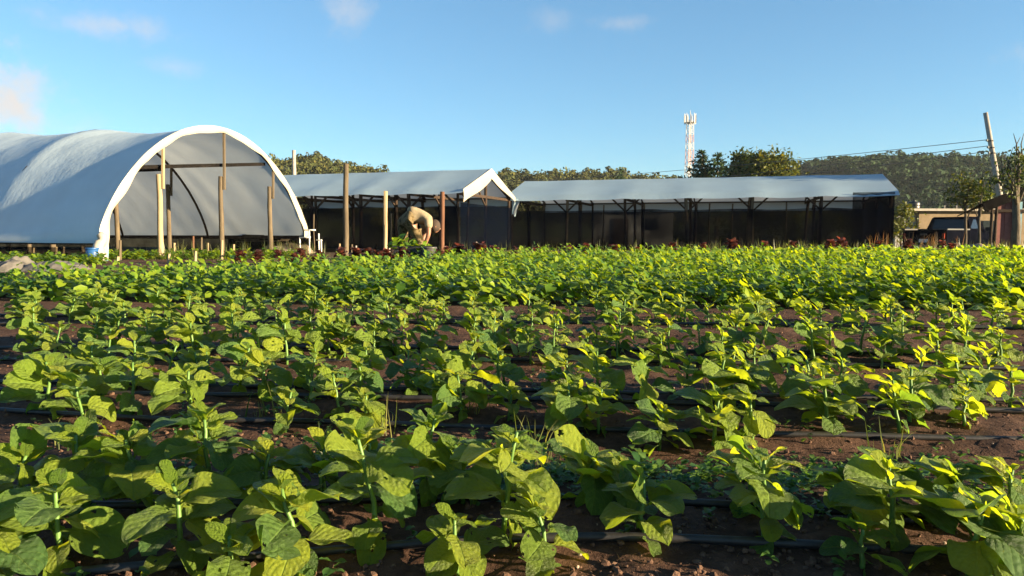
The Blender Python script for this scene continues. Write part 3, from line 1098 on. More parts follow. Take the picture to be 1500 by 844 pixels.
# short stakes
stk = [(49, 372, 363, 'wood_pale'), (75, 372, 361, 'wood_pale'), (82, 378, 362, 'wood_pale'), (93, 374, 362, 'wood'), (176, 381, 352, 'wood'), (172, 386, 376, 'wood_pale'), (255, 378, 356, 'wood_pale'), (283, 375, 346, 'wood_red'),
       (304, 374, 356, 'wood_pale'), (286, 384, 368, 'wood_pale'), (342, 376, 358, 'wood_pale'), (295, 372, 348, 'wood'), (325, 380, 352, 'wood_pale'), (247, 386, 372, 'wood_pale'), (497, 371, 357, 'wood_pale'), (521, 372, 360, 'concrete'),
       (515, 371, 358, 'wood'), (551, 370, 358, 'wood_pale'), (570, 371, 359, 'concrete'), (648, 366, 354, 'white_paint')]
mats = {'wood': 'brown', 'wood_pale': 'pale', 'wood_red': 'reddish', 'concrete': 'grey', 'white_paint': 'white'}
for k, (px, by, ty, mt) in enumerate(sorted(stk)):
    p = on_ground(px, by)
    t = at(px, ty, p.y)
    o = MB().tube([Vector((0, 0, -.05)), Vector((.01, 0, t.z * .5)), Vector((.015, .01, t.z))], [.034, .031, .028], 6).build('wooden_stake', M[mt], None, False, (p.x, p.y, 0))
    tag(o, f'short {mats[mt]} stake standing in the soil, {ordinal(k + 1)} of the stakes from the left', 'stake', 'short stakes near the tunnel')

# benches / pallet stack and white pipe frame inside the tunnel mouth
p = at(388, 368, 23.5)
e = empty('board_stack', (p.x, 23.5, 0), R(-20), 'low stack of weathered boards on legs inside the tunnel mouth', 'boards')
for k in range(6):
    MB().box((rng.uniform(-.1, .1), rng.uniform(-.08, .08), .38 + .045 * k), (1.7 - .12 * k, .5 - .04 * k, .03), rng.uniform(-.06, .06), 0, rng.uniform(-.02, .02)).build('board', M['wood'], e)
for x in (-.7, .7):
    for y in (-.18, .18):
        MB().box((x, y, .18), (.05, .05, .36)).build('leg', M['wood'], e)
p = at(457, 368, 22.2)
e = empty('pipe_stand', (p.x, 22.2, 0), R(-15), 'white painted pipe stand under the tunnel corner', 'stand')
for (x, y, h) in ((-.40, 0, .50), (-.02, -.1, .72), (.18, .1, .62), (.38, -.12, .42)):
    MB().tube([(x, y, 0), (x, y, h)], .02, 7).build('leg', M['white_paint'], e, True)
MB().tube([(-.42, 0, .5), (-.03, -.02, .5)], .02, 7).build('rail', M['white_paint'], e, True)
MB().tube([(-.2, -.1, .72), (.19, -.1, .72)], .02, 7).build('rail', M['white_paint'], e, True)
MB().tube([(.10, .1, .42), (.40, -.12, .42)], .02, 7).build('rail', M['white_paint'], e, True)
p = at(425, 366, 23.2)
o = MB().ellipsoid((0, 0, .02), (.75, .5, .26), 20, 10, .5, 3).build('soil_heap', M['earth_pile'], None, True, (p.x, 23.2, 0))
tag(o, 'low brown soil heap beside the board stack', 'soil heap')

# green crop inside and beside the tunnel
rg = random.Random(9); xf = []
for k in range(900):
    q = rg.random()
    px = rg.uniform(-10, 320) if q < .8 else rg.uniform(330, 440)
    Y = rg.uniform(17.5, 21) if px > 150 else rg.uniform(14.6, 17.4)
    p = at(px, 360, Y)
    H = rg.uniform(.06, .20)
    for i in range(6):
        xf.append((rg.randrange(8), rot(rg.uniform(0, 6.28), rg.uniform(-.2, .9), 0, rg.uniform(.08, .15)), np.array((p.x, Y, H * (i / 6)))))
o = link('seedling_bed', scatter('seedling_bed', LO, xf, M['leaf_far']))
tag(o, 'low green seedling bed under the arched tunnel', kind='stuff')


# ------------------------------------------------------------------ the two flat greenhouses
def greenhouse(name, org, yaw, L, Wd, he, hr, label, seed, n, valance, flap_end):
    ax = Vector((math.cos(yaw), -math.sin(yaw), 0)); pp = Vector((math.sin(yaw), math.cos(yaw), 0))
    root = empty(name, org, 0, label, 'greenhouse', 'gabled greenhouses with black net walls')
    rg = random.Random(seed)
    P = lambda a, p, z: ax * a + pp * p + Vector((0, 0, z))
    hw = Wd / 2

    def slope(side):
        def f(u, v):
            a = u * (L + .3) - .15
            bay = (u * n) % 1
            sag = .035 * math.sin(PI * bay) + .02 * noise.noise(Vector((u * 9, v * 2, seed)))
            t = v * 1.07
            p = hw - side * hw * t
            z = hr + (he - hr) * t - sag * (.4 + t) * .8
            if t > 1.0: z -= .10
            return P(a, p, z)
        return f
    MB().grid(slope(1), n * 6, 10).build('roof_sheet', M['roofsheet'], root, True)
    MB().grid(slope(-1), n * 6, 10).build('roof_sheet', M['roofsheet'], root, True)
    # white valance hanging under the far eave
    MB().grid(lambda u, v: P(u * L, Wd - .04, he - .05 - v * valance), n * 4, 2).build('valance', M['roofsheet'], root, True)
    for i in range(n + 1):
        a = L * i / n + (0.05 if i == 0 else -.05 if i == n else 0)
        for p, top in ((.05, he), (hw, hr - .06), (Wd - .05, he)):
            r = rg.uniform(.045, .075)
            rough_post(P(a + rg.gauss(0, .02), p, -.1), P(a + rg.gauss(0, .05), p, top - .04), r, r * .85, M['wood_dark'] if rg.random() < .8 else M['wood'], root, 'post', seed * 31 + i * 3 + p)
        MB().bar(P(a, .02, he - .16), P(a, Wd - .02, he - .16), .05, .09).build('tie_beam', M['wood_dark'], root)
        MB().bar(P(a, .04, he - .07), P(a, hw, hr - .10), .05, .07).build('rafter', M['wood_dark'], root)
        MB().bar(P(a, hw, hr - .10), P(a, Wd - .04, he - .07), .05, .07).build('rafter', M['wood_dark'], root)
        # knee braces along the front row
        for dx in (-.55, .55):
            if 0 < a + dx < L:
                MB().bar(P(a, .05, he - .62), P(a + dx, .05, he - .10), .045, .06).build('knee_brace', M['wood_dark'], root)
        MB().bar(P(a, hw, he - .5), P(a, hw * .55, he + (hr - he) * .45), .04, .06).build('strut', M['wood_dark'], root)
    for p, z in ((.06, he - .1), (hw, hr - .14), (Wd - .06, he - .1)):
        MB().bar(P(0, p, z), P(L, p, z), .035, .045).build('purlin', M['wood_dark'], root)
    # net walls
    def net(f, nm='net_wall'):
        MB().grid(f, 60, 8).build(nm, M['net'], root, True)
    fold = lambda u: .03 * math.sin(u * 70) + .05 * noise.noise(Vector((u * 14, 0, seed)))
    net(lambda u, v: P(u * L, -.06 + fold(u) * (1 - v), v * (he - .56 + .06 * noise.noise(Vector((u * 9, 3, seed))))))
    net(lambda u, v: P(u * L, Wd + .02 + fold(u) * (1 - v), v * (he - valance - .02)))
    net(lambda u, v: P(L + .03 + fold(u) * (1 - v), u * Wd, v * (he - .45 + (.40 if flap_end else 0))))
    net(lambda u, v: P(-.03 + fold(u) * (1 - v), u * Wd, v * (he - .06)))
    return root, P, hw


G1o = at(673, 277, 23.0); G1o.z = 0
yaw1 = R(18)
L1 = 8.6
org1 = G1o - Vector((math.cos(yaw1), -math.sin(yaw1), 0)) * L1
g1, P1, hw1 = greenhouse('greenhouse', org1, yaw1, L1, 5.0, 2.02, 2.80, 'white roofed greenhouse with open bright gable end, behind the bending man', 1, 5, .34, False)
# bright cloth hung on the open gable end
def gab(u, v):
    side = -1 if u < .5 else 1
    t = abs(u - .5) * 2
    p = hw1 + side * hw1 * t * 1.04
    z = 2.82 + (2.02 - 2.82) * t * 1.05
    drop = (.46 if side < 0 else .34 - .14 * t) * (1 + .12 * math.sin(t * 5)) * (.82 + .18 * t if side < 0 else 1)
    return P1(L1 + .17 + .02 * math.sin(v * PI) , p, z - drop * v)
MB().grid(gab, 40, 4).build('gable_cloth', M['band'], g1, True)

G2o = at(746, 289, 28.2); G2o.z = 0
yaw2 = R(16.2)
L2 = 13.2
g2, P2, hw2 = greenhouse('greenhouse', G2o, yaw2, L2, 5.6, 2.02, 2.78, 'long greenhouse with sloping pale roof and black net walls, under the radio tower', 2, 6, .42, True)
# full height net on the last bay
MB().grid(lambda u, v: P2(L2 - 1.25 + 1.27 * u, -.10 + .03 * math.sin(u * 18), v * 1.98), 24, 6).build('net_wall', M['net'], g2, True)
o = MB().grid(lambda u, v: P2(.15 + .32 * u * (1 - .6 * v), -.16 + .03 * math.sin(u * 9 + v * 4), 1.92 - .62 * v + .05 * math.sin(u * 5)), 8, 10).build('torn_flap', M['roofsheet'], g2, True)
# thin pale supports inside the nets
for k, a in enumerate((1.2, 2.6, 3.4, 5.0, 7.3, 8.1, 9.9, 11.0)):
    rough_post(P2(a, .5 + .3 * (k % 3), -.1), P2(a + .03, .5 + .3 * (k % 3), 1.7), .03, .028, M['wood'], g2, 'net_stake', 70 + k, 6)
for k, a in enumerate((1.0, 2.1, 3.5, 4.6, 6.3, 7.2)):
    rough_post(P1(a, -.1 - .04 * (k % 3), -.1), P1(a + .02, -.1 - .04 * (k % 3), 1.25 + .2 * (k % 2)), .022, .02, M['wood'], g1, 'net_stake', 90 + k, 6)

# free-standing tall posts before the greenhouse
for (px, by, ty, Y, r, mt, lb) in ((506, 375, 240, 19.4, .075, 'wood', 'tall brown timber post rising above the greenhouse roof'), (564, 372, 280, 20.6, .06, 'wood_pale', 'pale two-piece timber post left of the bending man'),
                                   (647, 366, 281, 22.3, .075, 'wood_red', 'reddish timber post right of the bending man')):
    p = at(px, by, Y); t = at(px + 1, ty, Y)
    o = rough_post((0, 0, -.1), (t.x - p.x, 0, t.z), r, r * .9, M[mt], None, 'timber_post', px)
    o.location = (p.x, Y, 0)
    tag(o, lb, 'post', 'tall timber posts before the greenhouse')
    if px == 564:
        MB().bar((.03, -.07, .85), (.03, -.07, t.z), .07, .05).build('spliced_board', M['wood_pale'], o)

# ------------------------------------------------------------------ the bending man
MX, MY = at(606, 360, 13.5).x, 13.5
man = empty('person', (MX, MY, 0), R(24), 'person bending down in cream shirt and camouflage trousers over a crate', 'person')


def skin_body(name, verts, edges, mat, parent, sub=2):
    me = bpy.data.meshes.new(name)
    me.from_pydata([v[0] for v in verts], edges, [])
    o = link(name, me, parent)
    md = o.modifiers.new('Skin', 'SKIN')
    md.use_smooth_shade = True
    for i, v in enumerate(verts):
        d = me.skin_vertices[0].data[i]
        d.radius = v[1] if isinstance(v[1], tuple) else (v[1], v[1])
        d.use_root = (i == 0)
    s = o.modifiers.new('Sub', 'SUBSURF'); s.levels = sub; s.render_levels = sub
    me.materials.append(mat)
    return o


# facing +X, bent at the hips; +Y is the far side
J = dict(pel=(-.14, 0, .90), belly=(.0, 0, .96), chest=(.19, 0, .92), neck=(.30, -.01, .85), headb=(.335, -.01, .82), head=(.385, -.02, .76),
         hn=(-.12, -.12, .86), kn=(.06, -.20, .47), an=(.03, -.22, .09), tn=(.17, -.24, .04),
         hf=(-.14, .12, .86), kf=(-.12, .22, .46), af=(-.18, .22, .09), tf=(-.04, .24, .04),
         sn=(.22, -.20, .87), en=(.20, -.27, .60), wn=(.12, -.25, .37), sf=(.25, .18, .86), ef=(.27, .22, .58), wf=(.16, .14, .37))
RB = dict(pel=(.10, .11), belly=(.085, .105), chest=(.12, .16), neck=.06, headb=.06, head=.085, hn=.08, kn=.062, an=.042, tn=.04, hf=.08, kf=.062, af=.042, tf=.04,
          sn=.062, en=.043, wn=.028, sf=.062, ef=.043, wf=.028)
keys = list(J)
ED = [('pel', 'belly'), ('belly', 'chest'), ('chest', 'neck'), ('neck', 'headb'), ('headb', 'head'), ('pel', 'hn'), ('hn', 'kn'), ('kn', 'an'), ('an', 'tn'), ('pel', 'hf'), ('hf', 'kf'), ('kf', 'af'), ('af', 'tf'),
      ('chest', 'sn'), ('sn', 'en'), ('en', 'wn'), ('chest', 'sf'), ('sf', 'ef'), ('ef', 'wf')]
verts = [(J[k], RB[k]) for k in keys]
edges = [(keys.index(a), keys.index(b2)) for a, b2 in ED]
# hands: palm then five curled fingers each
for wr, sgn in (('wn', 1), ('wf', -1)):
    w = Vector(J[wr]); wi = keys.index(wr)
    palm = w + Vector((-.015, 0, -.085)); pi_ = len(verts); verts.append((tuple(palm), (.036, .02))); edges.append((wi, pi_))
    for f in range(5):
        off = Vector(((f - 1.6) * .020, .0, -.025)) if f < 4 else Vector((.045, .018 * sgn, .03))
        a = palm + off; b2 = a + (Vector((0, .006 * sgn, -.035 - .006 * (f in (1, 2)))) if f < 4 else Vector((.012, .012 * sgn, -.035))); c2 = b2 + Vector((-.004, .018 * sgn, -.026))
        k0 = len(verts)
        verts += [(tuple(a), .0105), (tuple(b2), .0095), (tuple(c2), .008)]
        edges += [(pi_, k0), (k0, k0 + 1), (k0 + 1, k0 + 2)]
skin_body('body', verts, edges, M['skin'], man)
# head shape, nose and ears joined into one piece of the face
hd = MB().ellipsoid((.405, -.02, .745), (.095, .078, .118), 18, 14)
hd.ellipsoid((.485, -.02, .705), (.03, .016, .022), 8, 6)
hd.ellipsoid((.39, -.10, .75), (.022, .012, .034), 8, 6); hd.ellipsoid((.39, .06, .75), (.022, .012, .034), 8, 6)
hd.build('face', M['skin'], man, True)
MB().ellipsoid((.398, -.02, .755), (.108, .094, .122), 18, 12, .08, 2).build('dark_cap', M['hair'], man, True)
sh = ['belly0', 'belly', 'chest', 'neckb', 'sn', 'en0', 'sf', 'ef0']
JS = dict(belly0=((-.11, 0, .945), (.155, .182)), belly=((.01, 0, .975), (.14, .17)), chest=((.18, 0, .935), (.145, .185)), neckb=((.27, -.005, .875), (.095, .10)), sn=((.22, -.20, .865), .088), en0=((.205, -.255, .70), .072), sf=((.25, .18, .86), .088), ef0=((.265, .21, .70), .072))
skin_body('shirt', [JS[k] for k in sh], [(0, 1), (1, 2), (2, 3), (2, 4), (4, 5), (2, 6), (6, 7)], M['shirt'], man)
tk = ['pel', 'waist', 'hn', 'tn', 'kn', 'cn', 'an', 'hf', 'tf', 'kf', 'cf', 'af']
JT = dict(pel=((-.16, 0, .90), (.15, .17)), waist=((-.06, 0, .925), (.15, .175)), hn=((-.12, -.12, .83), .125), tn=((-.02, -.17, .65), .105), kn=((.06, -.20, .47), .085), cn=((.05, -.21, .28), .08), an=((.03, -.22, .10), .075),
          hf=((-.15, .12, .83), .125), tf=((-.15, .19, .65), .105), kf=((-.12, .22, .46), .085), cf=((-.15, .22, .28), .08), af=((-.18, .22, .10), .075))
skin_body('trousers', [JT[k] for k in tk], [(0, 1), (0, 2), (2, 3), (3, 4), (4, 5), (5, 6), (0, 7), (7, 8), (8, 9), (9, 10), (10, 11)], M['camo'], man)
for (x, y) in ((.03, -.22), (-.18, .22)):
    MB().ellipsoid((x + .06, y, .045), (.14, .052, .05), 12, 8).build('shoe', M['rubber'], man, True)

# crate of greens and a bucket before the man
p = at(604, 380, 12.9)
cr = empty('harvest_crate', (p.x, 12.9, .12), R(4), 'black plastic crate filled with freshly cut green leaves', 'crate')
for (c, d) in (((0, -.19, .14), (.62, .02, .28)), ((0, .19, .14), (.62, .02, .28)), ((-.30, 0, .14), (.02, .36, .28)), ((.30, 0, .14), (.02, .36, .28))):
    MB().box(c, d).build('side_panel', M['black_plastic'], cr)
MB().box((0, 0, .012), (.58, .36, .02)).build('bottom_panel', M['black_plastic'], cr)
for (c, d) in (((0, -.205, .27), (.66, .03, .03)), ((0, .205, .27), (.66, .03, .03)), ((-.315, 0, .27), (.03, .38, .03)), ((.315, 0, .27), (.03, .38, .03))):
    MB().box(c, d).build('rim', M['black_plastic'], cr)
rg = random.Random(44); xf = []
for k in range(110):
    x, y = rg.uniform(-.34, .32), rg.uniform(-.20, .18)
    xf.append((rg.randrange(8), rot(rg.uniform(0, 6.28), rg.uniform(-.1, 1.2), rg.gauss(0, .3), rg.uniform(.11, .20)), np.array((x, y, .17 + rg.uniform(0, .13) * (1.5 if x < -.05 else .8)))))
o = link('cut_greens', scatter('cut_greens', LO, xf, M['leaf_far']), None, (p.x, 12.9, .12))
tag(o, 'heap of cut green leaves in the black crate under the hands of the man', kind='stuff')
p = at(629, 384, 12.6)
bk = empty('grey_bucket', (p.x, 12.6, .14), 0, 'grey plastic bucket standing right of the black crate', 'bucket')
MB().lathe([(.10, 0), (.105, .01), (.125, .24), (.118, .24), (.10, .05)], (0, 0, 0), 16).build('body', M['bucket'], bk, True)
MB().lathe([(.125, .22), (.133, .222), (.133, .245), (.126, .25)], (0, 0, 0), 16).build('rim', M['bucket'], bk, True)


# ------------------------------------------------------------------ trees
def quad_leaf(rg, sc=1.0):
    V = np.array([(-.5, 0, 0), (.5, 0, .08), (.42, 1, -.1), (-.42, 1, 0)]) * np.array((.6, 1, 1))
    return V


LQ = [(quad_leaf(rng), np.array([(0, 1, 2, 3)], np.int32), None)]


def crown_mesh(name, lobes, n, lsz, mat, seed, flat=0):
    """leaf faces spread through the volume of several lobes; denser on the outer shell"""
    rg = random.Random(seed)
    xf = []
    vol = [a[3] * a[4] * a[5] for a in lobes]
    tot = sum(v ** .67 for v in vol)
    for a, vv in zip(lobes, vol):
        m = int(n * vv ** .67 / tot)
        # twig clumps give light and dark
        ncl = max(5, m // 22)
        for c in range(ncl):
            d = Vector((rg.gauss(0, 1), rg.gauss(0, 1), rg.gauss(0, 1))).normalized()
            r = rg.uniform(.45, 1.02)
            cc = Vector((a[0] + d.x * a[3] * r, a[1] + d.y * a[4] * r, a[2] + d.z * a[5] * r))
            cs = rg.uniform(.10, .22) * (a[3] + a[4] + a[5]) / 1.5
            for k in range(max(4, m // ncl)):
                q = cc + Vector((rg.gauss(0, cs), rg.gauss(0, cs), rg.gauss(0, cs * .7)))
                xf.append((0, rot(rg.uniform(0, 6.28), rg.gauss(.1, .7), rg.gauss(0, .6), lsz * rg.uniform(.6, 1.3)), np.array(q)))
    return scatter(name, LQ, xf, mat, smooth=False)


def tree(name, x, y, z0, trunk_h, lobes, n, lsz, mat, label, seed, tr=.15, group=None, limbs=6, bare=0):
    rg = random.Random(seed)
    root = empty(name, (x, y, z0), 0, label, 'tree', group)
    tk = MB()
    top = max(a[2] for a in lobes)
    tk.tube([(0, 0, -.2), (.02, .01, trunk_h * .5), (-.03, .02, trunk_h), (.03, 0, (trunk_h + top) / 2 + .2)], [tr * 1.25, tr, tr * .8, tr * .35], 8)
    for k in range(limbs):
        a = lobes[k % len(lobes)]
        e = Vector((a[0] + rg.gauss(0, .4) * a[3], a[1] + rg.gauss(0, .4) * a[4], a[2] + rg.uniform(-.2, .6) * a[5]))
        s = Vector((0, 0, trunk_h * rg.uniform(.75, 1.05)))
        m = s.lerp(e, .5) + Vector((0, 0, .12 * (e - s).length))
        tk.tube([s, m, e], [tr * .5, tr * .3, tr * .12], 6)
    for k in range(bare):
        a = lobes[k % len(lobes)]
        s = Vector((a[0] + rg.gauss(0, .4) * a[3], a[1], a[2] + .2 * a[5])); e = s + Vector((rg.gauss(0, .25) * a[3], rg.gauss(0, .2), a[5] * rg.uniform(1.0, 1.9)))
        tk.tube([s, s.lerp(e, .5) + Vector((rg.gauss(0, .05), 0, 0)), e], [tr * .22, tr * .15, tr * .06], 5)
    tk.build('trunk', M['bark'], root, True)
    link('crown', crown_mesh('crown', lobes, n, lsz, mat, seed), root)
    return root


def conifer(px, tip, Y, wpx, label, seed):
    rg = random.Random(seed)
    p = at(px, 350, Y); t = at(px, tip, Y)
    root = empty('conifer_tree', (p.x, Y, 0), 0, label, 'tree', 'conifers beside the radio tower')
    H = t.z
    k = wpx / F * Y
    tk = MB().tube([(0, 0, 0), (0, 0, H * .5), (.02, 0, H)], [.22, .13, .02], 8)
    tk.build('trunk', M['bark'], root, True)
    xf = []
    z = H - .15
    while z > H * .3:
        f = (H - z) / (H * .62)
        ln = (.10 + .78 * (H - z)) * rg.uniform(.75, 1.1)
        ln = min(ln, 2.4)
        nb = 6
        ph0 = rg.uniform(0, 6)
        for b2 in range(nb):
            ph = ph0 + b2 * 2 * PI / nb + rg.gauss(0, .15)
            l2 = ln * rg.uniform(.7, 1.15)
            for q in range(max(5, int(l2 * 15))):
                t2 = (q + rg.random()) / max(5, int(l2 * 15))
                r = l2 * t2
                zz = z - .14 * r + .22 * r * t2 + rg.gauss(0, .025)
                for _ in range(2):
                    xf.append((0, rot(ph - PI / 2 + rg.gauss(0, .7), rg.gauss(.1, .5), rg.gauss(0, .6)) @ np.diag((.17, .34, .2)), np.array((r * math.cos(ph) + rg.gauss(0, .06), r * math.sin(ph) + rg.gauss(0, .06), zz))))
        z -= .36 + .12 * f + rg.uniform(-.06, .06)
    link('crown', scatter('crown', LQ, xf, M['needle'], smooth=False), root)


conifer(1026, 221, 62, 84, 'taller layered conifer just right of the radio tower', 1)
conifer(1049, 226, 64, 72, 'shorter layered conifer between tower and round tree', 2)
s = 60 / F
p = at(1082, 350, 60)
tree('broadleaf_tree', p.x, 60, 0, 3.0, [(-.1, 0, 5.0, 1.0, 1.1, 1.3), (.15, .1, 6.3, .75, .8, 1.0), (-.6, 0, 4.2, 1.1, 1.0, .9), (.3, 0, 4.2, 1.0, 1, 1.0)], 5500, .22, M['tree_leaf'], 'narrow dark broadleaf tree left of the rounder tree', 11, .2, 'trees behind the long greenhouse')
p = at(1128, 350, 58)
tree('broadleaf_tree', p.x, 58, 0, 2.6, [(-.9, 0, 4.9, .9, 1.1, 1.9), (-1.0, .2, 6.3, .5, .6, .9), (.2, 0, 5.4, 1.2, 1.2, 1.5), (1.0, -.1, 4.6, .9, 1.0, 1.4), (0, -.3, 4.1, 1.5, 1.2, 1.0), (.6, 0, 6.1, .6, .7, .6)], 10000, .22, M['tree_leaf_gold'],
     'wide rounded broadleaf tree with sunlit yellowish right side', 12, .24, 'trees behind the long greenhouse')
p = at(1101, 350, 52)
tree('small_bush', p.x, 52, 0, 2.2, [(0, 0, 3.9, .5, .5, .8), (.15, 0, 4.3, .3, .3, .4)], 420, .2, M['tree_leaf_gold'], 'small bright bush between the two broadleaf trees', 13, .08, limbs=3)
p = at(907, 350, 150)
tree('conifer_tree', p.x, 150, 0, 6, [(0, 0, 8.5, 1.9, 1.8, 1.6), (.2, 0, 11, 1.0, 1.0, 1.6), (.1, 0, 12.9, .45, .45, 1.0)], 800, .5, M['needle'], 'tiny distant pointed tree above the long greenhouse roof', 14, .25)
p = at(1320, 350, 40)
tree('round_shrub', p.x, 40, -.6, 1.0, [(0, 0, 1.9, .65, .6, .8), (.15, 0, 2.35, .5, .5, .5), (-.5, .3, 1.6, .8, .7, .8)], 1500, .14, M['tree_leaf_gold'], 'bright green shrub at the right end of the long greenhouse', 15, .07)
p = at(1414, 350, 27)
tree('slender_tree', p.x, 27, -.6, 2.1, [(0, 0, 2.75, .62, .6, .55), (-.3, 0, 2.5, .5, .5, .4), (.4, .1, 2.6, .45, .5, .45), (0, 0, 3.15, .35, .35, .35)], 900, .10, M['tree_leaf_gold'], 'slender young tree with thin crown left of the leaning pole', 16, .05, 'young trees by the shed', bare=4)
p = at(1434, 350, 26.5)
tree('slender_tree', p.x, 26.5, -.6, 2.0, [(0, 0, 2.6, .4, .4, .4), (.2, .1, 2.4, .35, .4, .3)], 260, .10, M['tree_leaf'], 'thin young tree just left of the shed posts', 19, .05, 'young trees by the shed')
p = at(1487, 352, 19.5)
tree('shed_tree', p.x, 19.5, 0, 1.65, [(0, 0, 2.15, .6, .6, .42), (-.35, 0, 1.95, .45, .5, .35), (.4, 0, 2.3, .5, .5, .45), (.1, 0, 2.6, .35, .35, .3)], 800, .075, M['tree_leaf'], 'tree with grey trunk and spindly upright twigs before the shed', 17, .10, bare=12)
p = at(1560, 350, 25)
tree('edge_tree', p.x, 25, 0, 2.4, [(-.35, 0, 3.1, .7, .7, .8), (0, 0, 3.9, .6, .6, .6), (.5, 0, 3.2, .9, .8, .9)], 2200, .11, M['tree_leaf'], 'dark tree reaching in at the right edge above the shed', 18, .12)
# greenery and a pale shed seen dimly through the nets
for k, (px, Y, w, h) in enumerate(((1090, 42, 2.2, 1.9), (1150, 41, 1.8, 1.6), (1210, 42, 2.4, 1.9), (1010, 43, 1.6, 1.5))):
    p = at(px, 350, Y)
    tree('garden_bush', p.x, Y, 0, .5, [(0, 0, h * .6, w * .55, w * .5, h * .5), (w * .4, 0, h * .5, w * .4, w * .4, h * .4), (-w * .45, .2, h * .45, w * .4, w * .4, h * .4)], 700, .18, M['tree_leaf_gold'],
         f'bush seen dimly through the black net, {ordinal([3, 0, 1, 2].index(k) + 1) if False else ["second", "third", "fourth", "first"][k]} of four from the left', 200 + k, .06, 'bushes behind the net walls')
p = at(925, 350, 40)
sh2 = empty('net_side_shed', (p.x, 40, 0), R(-8), 'pale grey shed seen dimly through the black net', 'shed')
MB().box((0, 0, .9), (4.2, 2.2, 1.8)).build('wall', M['plaster_grey'], sh2)
MB().box((0, 0, 1.86), (4.6, 2.6, .10), 0, R(4)).build('roof', M['sheet_dark'], sh2)
MB().box((-.6, -1.115, .7), (.8, .05, 1.4)).build('door', M['wood_dark'], sh2)
MB().box((1.0, -1.115, 1.1), (.7, .05, .6)).build('window', M['glass'], sh2)

# ------------------------------------------------------------------ hills and forest
CRN = []
for k in range(7):
    rg = random.Random(500 + k)
    Vs, Fs = [], []
    nq = 0
    lob = [(Vector((rg.gauss(0, .38), rg.gauss(0, .38), rg.gauss(.15, .28))), rg.uniform(.38, .62)) for _ in range(7)]
    for c0, r0 in lob:
        for i in range(24):
            d = Vector((rg.gauss(0, 1), rg.gauss(0, 1), rg.gauss(.35, 1))).normalized()
            c = c0 + d * r0 * rg.uniform(.8, 1.05)
            q = (d + Vector((rg.gauss(0, .3), rg.gauss(0, .3), rg.gauss(0, .3)))).to_track_quat('Z', 'Y').to_matrix() @ Matrix.Rotation(rg.uniform(0, 6.28), 3, 'Z')
            sz = rg.uniform(.13, .25)
            V4 = (np.array([(-.5, -.5, 0), (.5, -.4, .1), (.4, .5, 0), (-.45, .45, .12)]) * sz) @ np.array(q).T + np.array(c)
            Vs.append(V4); Fs.append(np.array([(0, 1, 2, 3)]) + 4 * nq); nq += 1
    CRN.append((np.concatenate(Vs), np.concatenate(Fs).astype(np.int32), None))


def hill(prof, Y, depth, label, flabel, mat, cs, dens, seed, fname='hill_forest'):
    """prof: silhouette (px, py) of the ridge at distance Y"""
    pts = [at(px, py, Y) for px, py in prof]
    xs = [p.x for p in pts]; zs = [p.z for p in pts]

    def hz(x):
        return float(np.interp(x, xs, zs))

    def surf(u, v):
        x = xs[0] + (xs[-1] - xs[0]) * u
        t = v * 2 - 1
        k = math.cos(t * PI / 2) ** .8 if abs(t) < 1 else 0
        z = max(-2, (hz(x) - cs * .8) * k + 1.0 * noise.noise(Vector((x * .05, v * 5, seed))) * k) - 1.2 * (1 - k)
        return (x, Y + t * depth, z)
    tag(MB().grid(surf, 80, 24).build('hill', M['hill'], None, True), label, kind='structure')
    rg = random.Random(seed); xf = []
    x0, x1 = max(xs[0], -.74 * Y), min(xs[-1], .78 * Y)
    n = int(dens)
    for k in range(n):
        u = (rg.uniform(x0, x1) - xs[0]) / (xs[-1] - xs[0]); v = rg.uniform(.06, .54) if k > n * .18 else rg.uniform(.46, .52)
        p = surf(u, v)
        if p[2] < -.5: continue
        s2 = cs * rg.uniform(.6, 1.25)
        xf.append((rg.randrange(7), rot(rg.uniform(0, 6.28), 0, 0) @ np.diag((s2, s2, s2 * rg.uniform(.8, 1.25))), np.array((p[0], p[1], p[2] + s2 * .05))))
    tag(link(fname, scatter(fname, CRN, xf, mat, smooth=False)), flabel, kind='stuff')


hill([(-300, 268), (150, 262), (300, 250), (405, 240), (440, 236), (482, 240), (520, 246), (552, 254), (585, 268), (620, 300), (660, 345)], 190, 60, 'wooded hill behind the tunnel', 'sunlit forest on the hill behind the tunnel', M['hill_leaf'], 2.3, 900, 1)
hill([(600, 345), (660, 290), (700, 266), (738, 258), (760, 256), (800, 258), (850, 257), (900, 259), (935, 262), (1000, 268), (1100, 290), (1200, 345)], 230, 60, 'low wooded rise behind the two greenhouses', 'sunlit forest on the low rise', M['hill_leaf'], 2.6, 700, 2)
hill([(1040, 345), (1100, 275), (1160, 250), (1200, 242), (1240, 237), (1300, 238), (1350, 241), (1420, 241), (1500, 243), (1700, 240), (2000, 262), (2300, 345)], 330, 150, 'long dark wooded hill on the horizon', 'dark forest covering the long hill', M['hill_leaf_far'], 3.6, 2000, 3)
hill([(-900, 345), (-400, 335), (200, 330), (700, 330), (1000, 331), (1600, 330), (2300, 345)], 420, 60, 'very low distant rise on the horizon', 'distant woodland along the horizon', M['hill_leaf_far'], 4.0, 500, 4)

# ------------------------------------------------------------------ tower, poles, wires
TY = 150
tb, tt = at(1008, 345, TY), at(1008, 176, TY)
tw = empty('radio_tower', (tb.x, TY, 0), R(20), 'tall slim lattice radio tower with faded red and white bands and antennas on top', 'tower')
H = tt.z
nsec = 16


def thw(z):
    return .78 - .28 * z / H


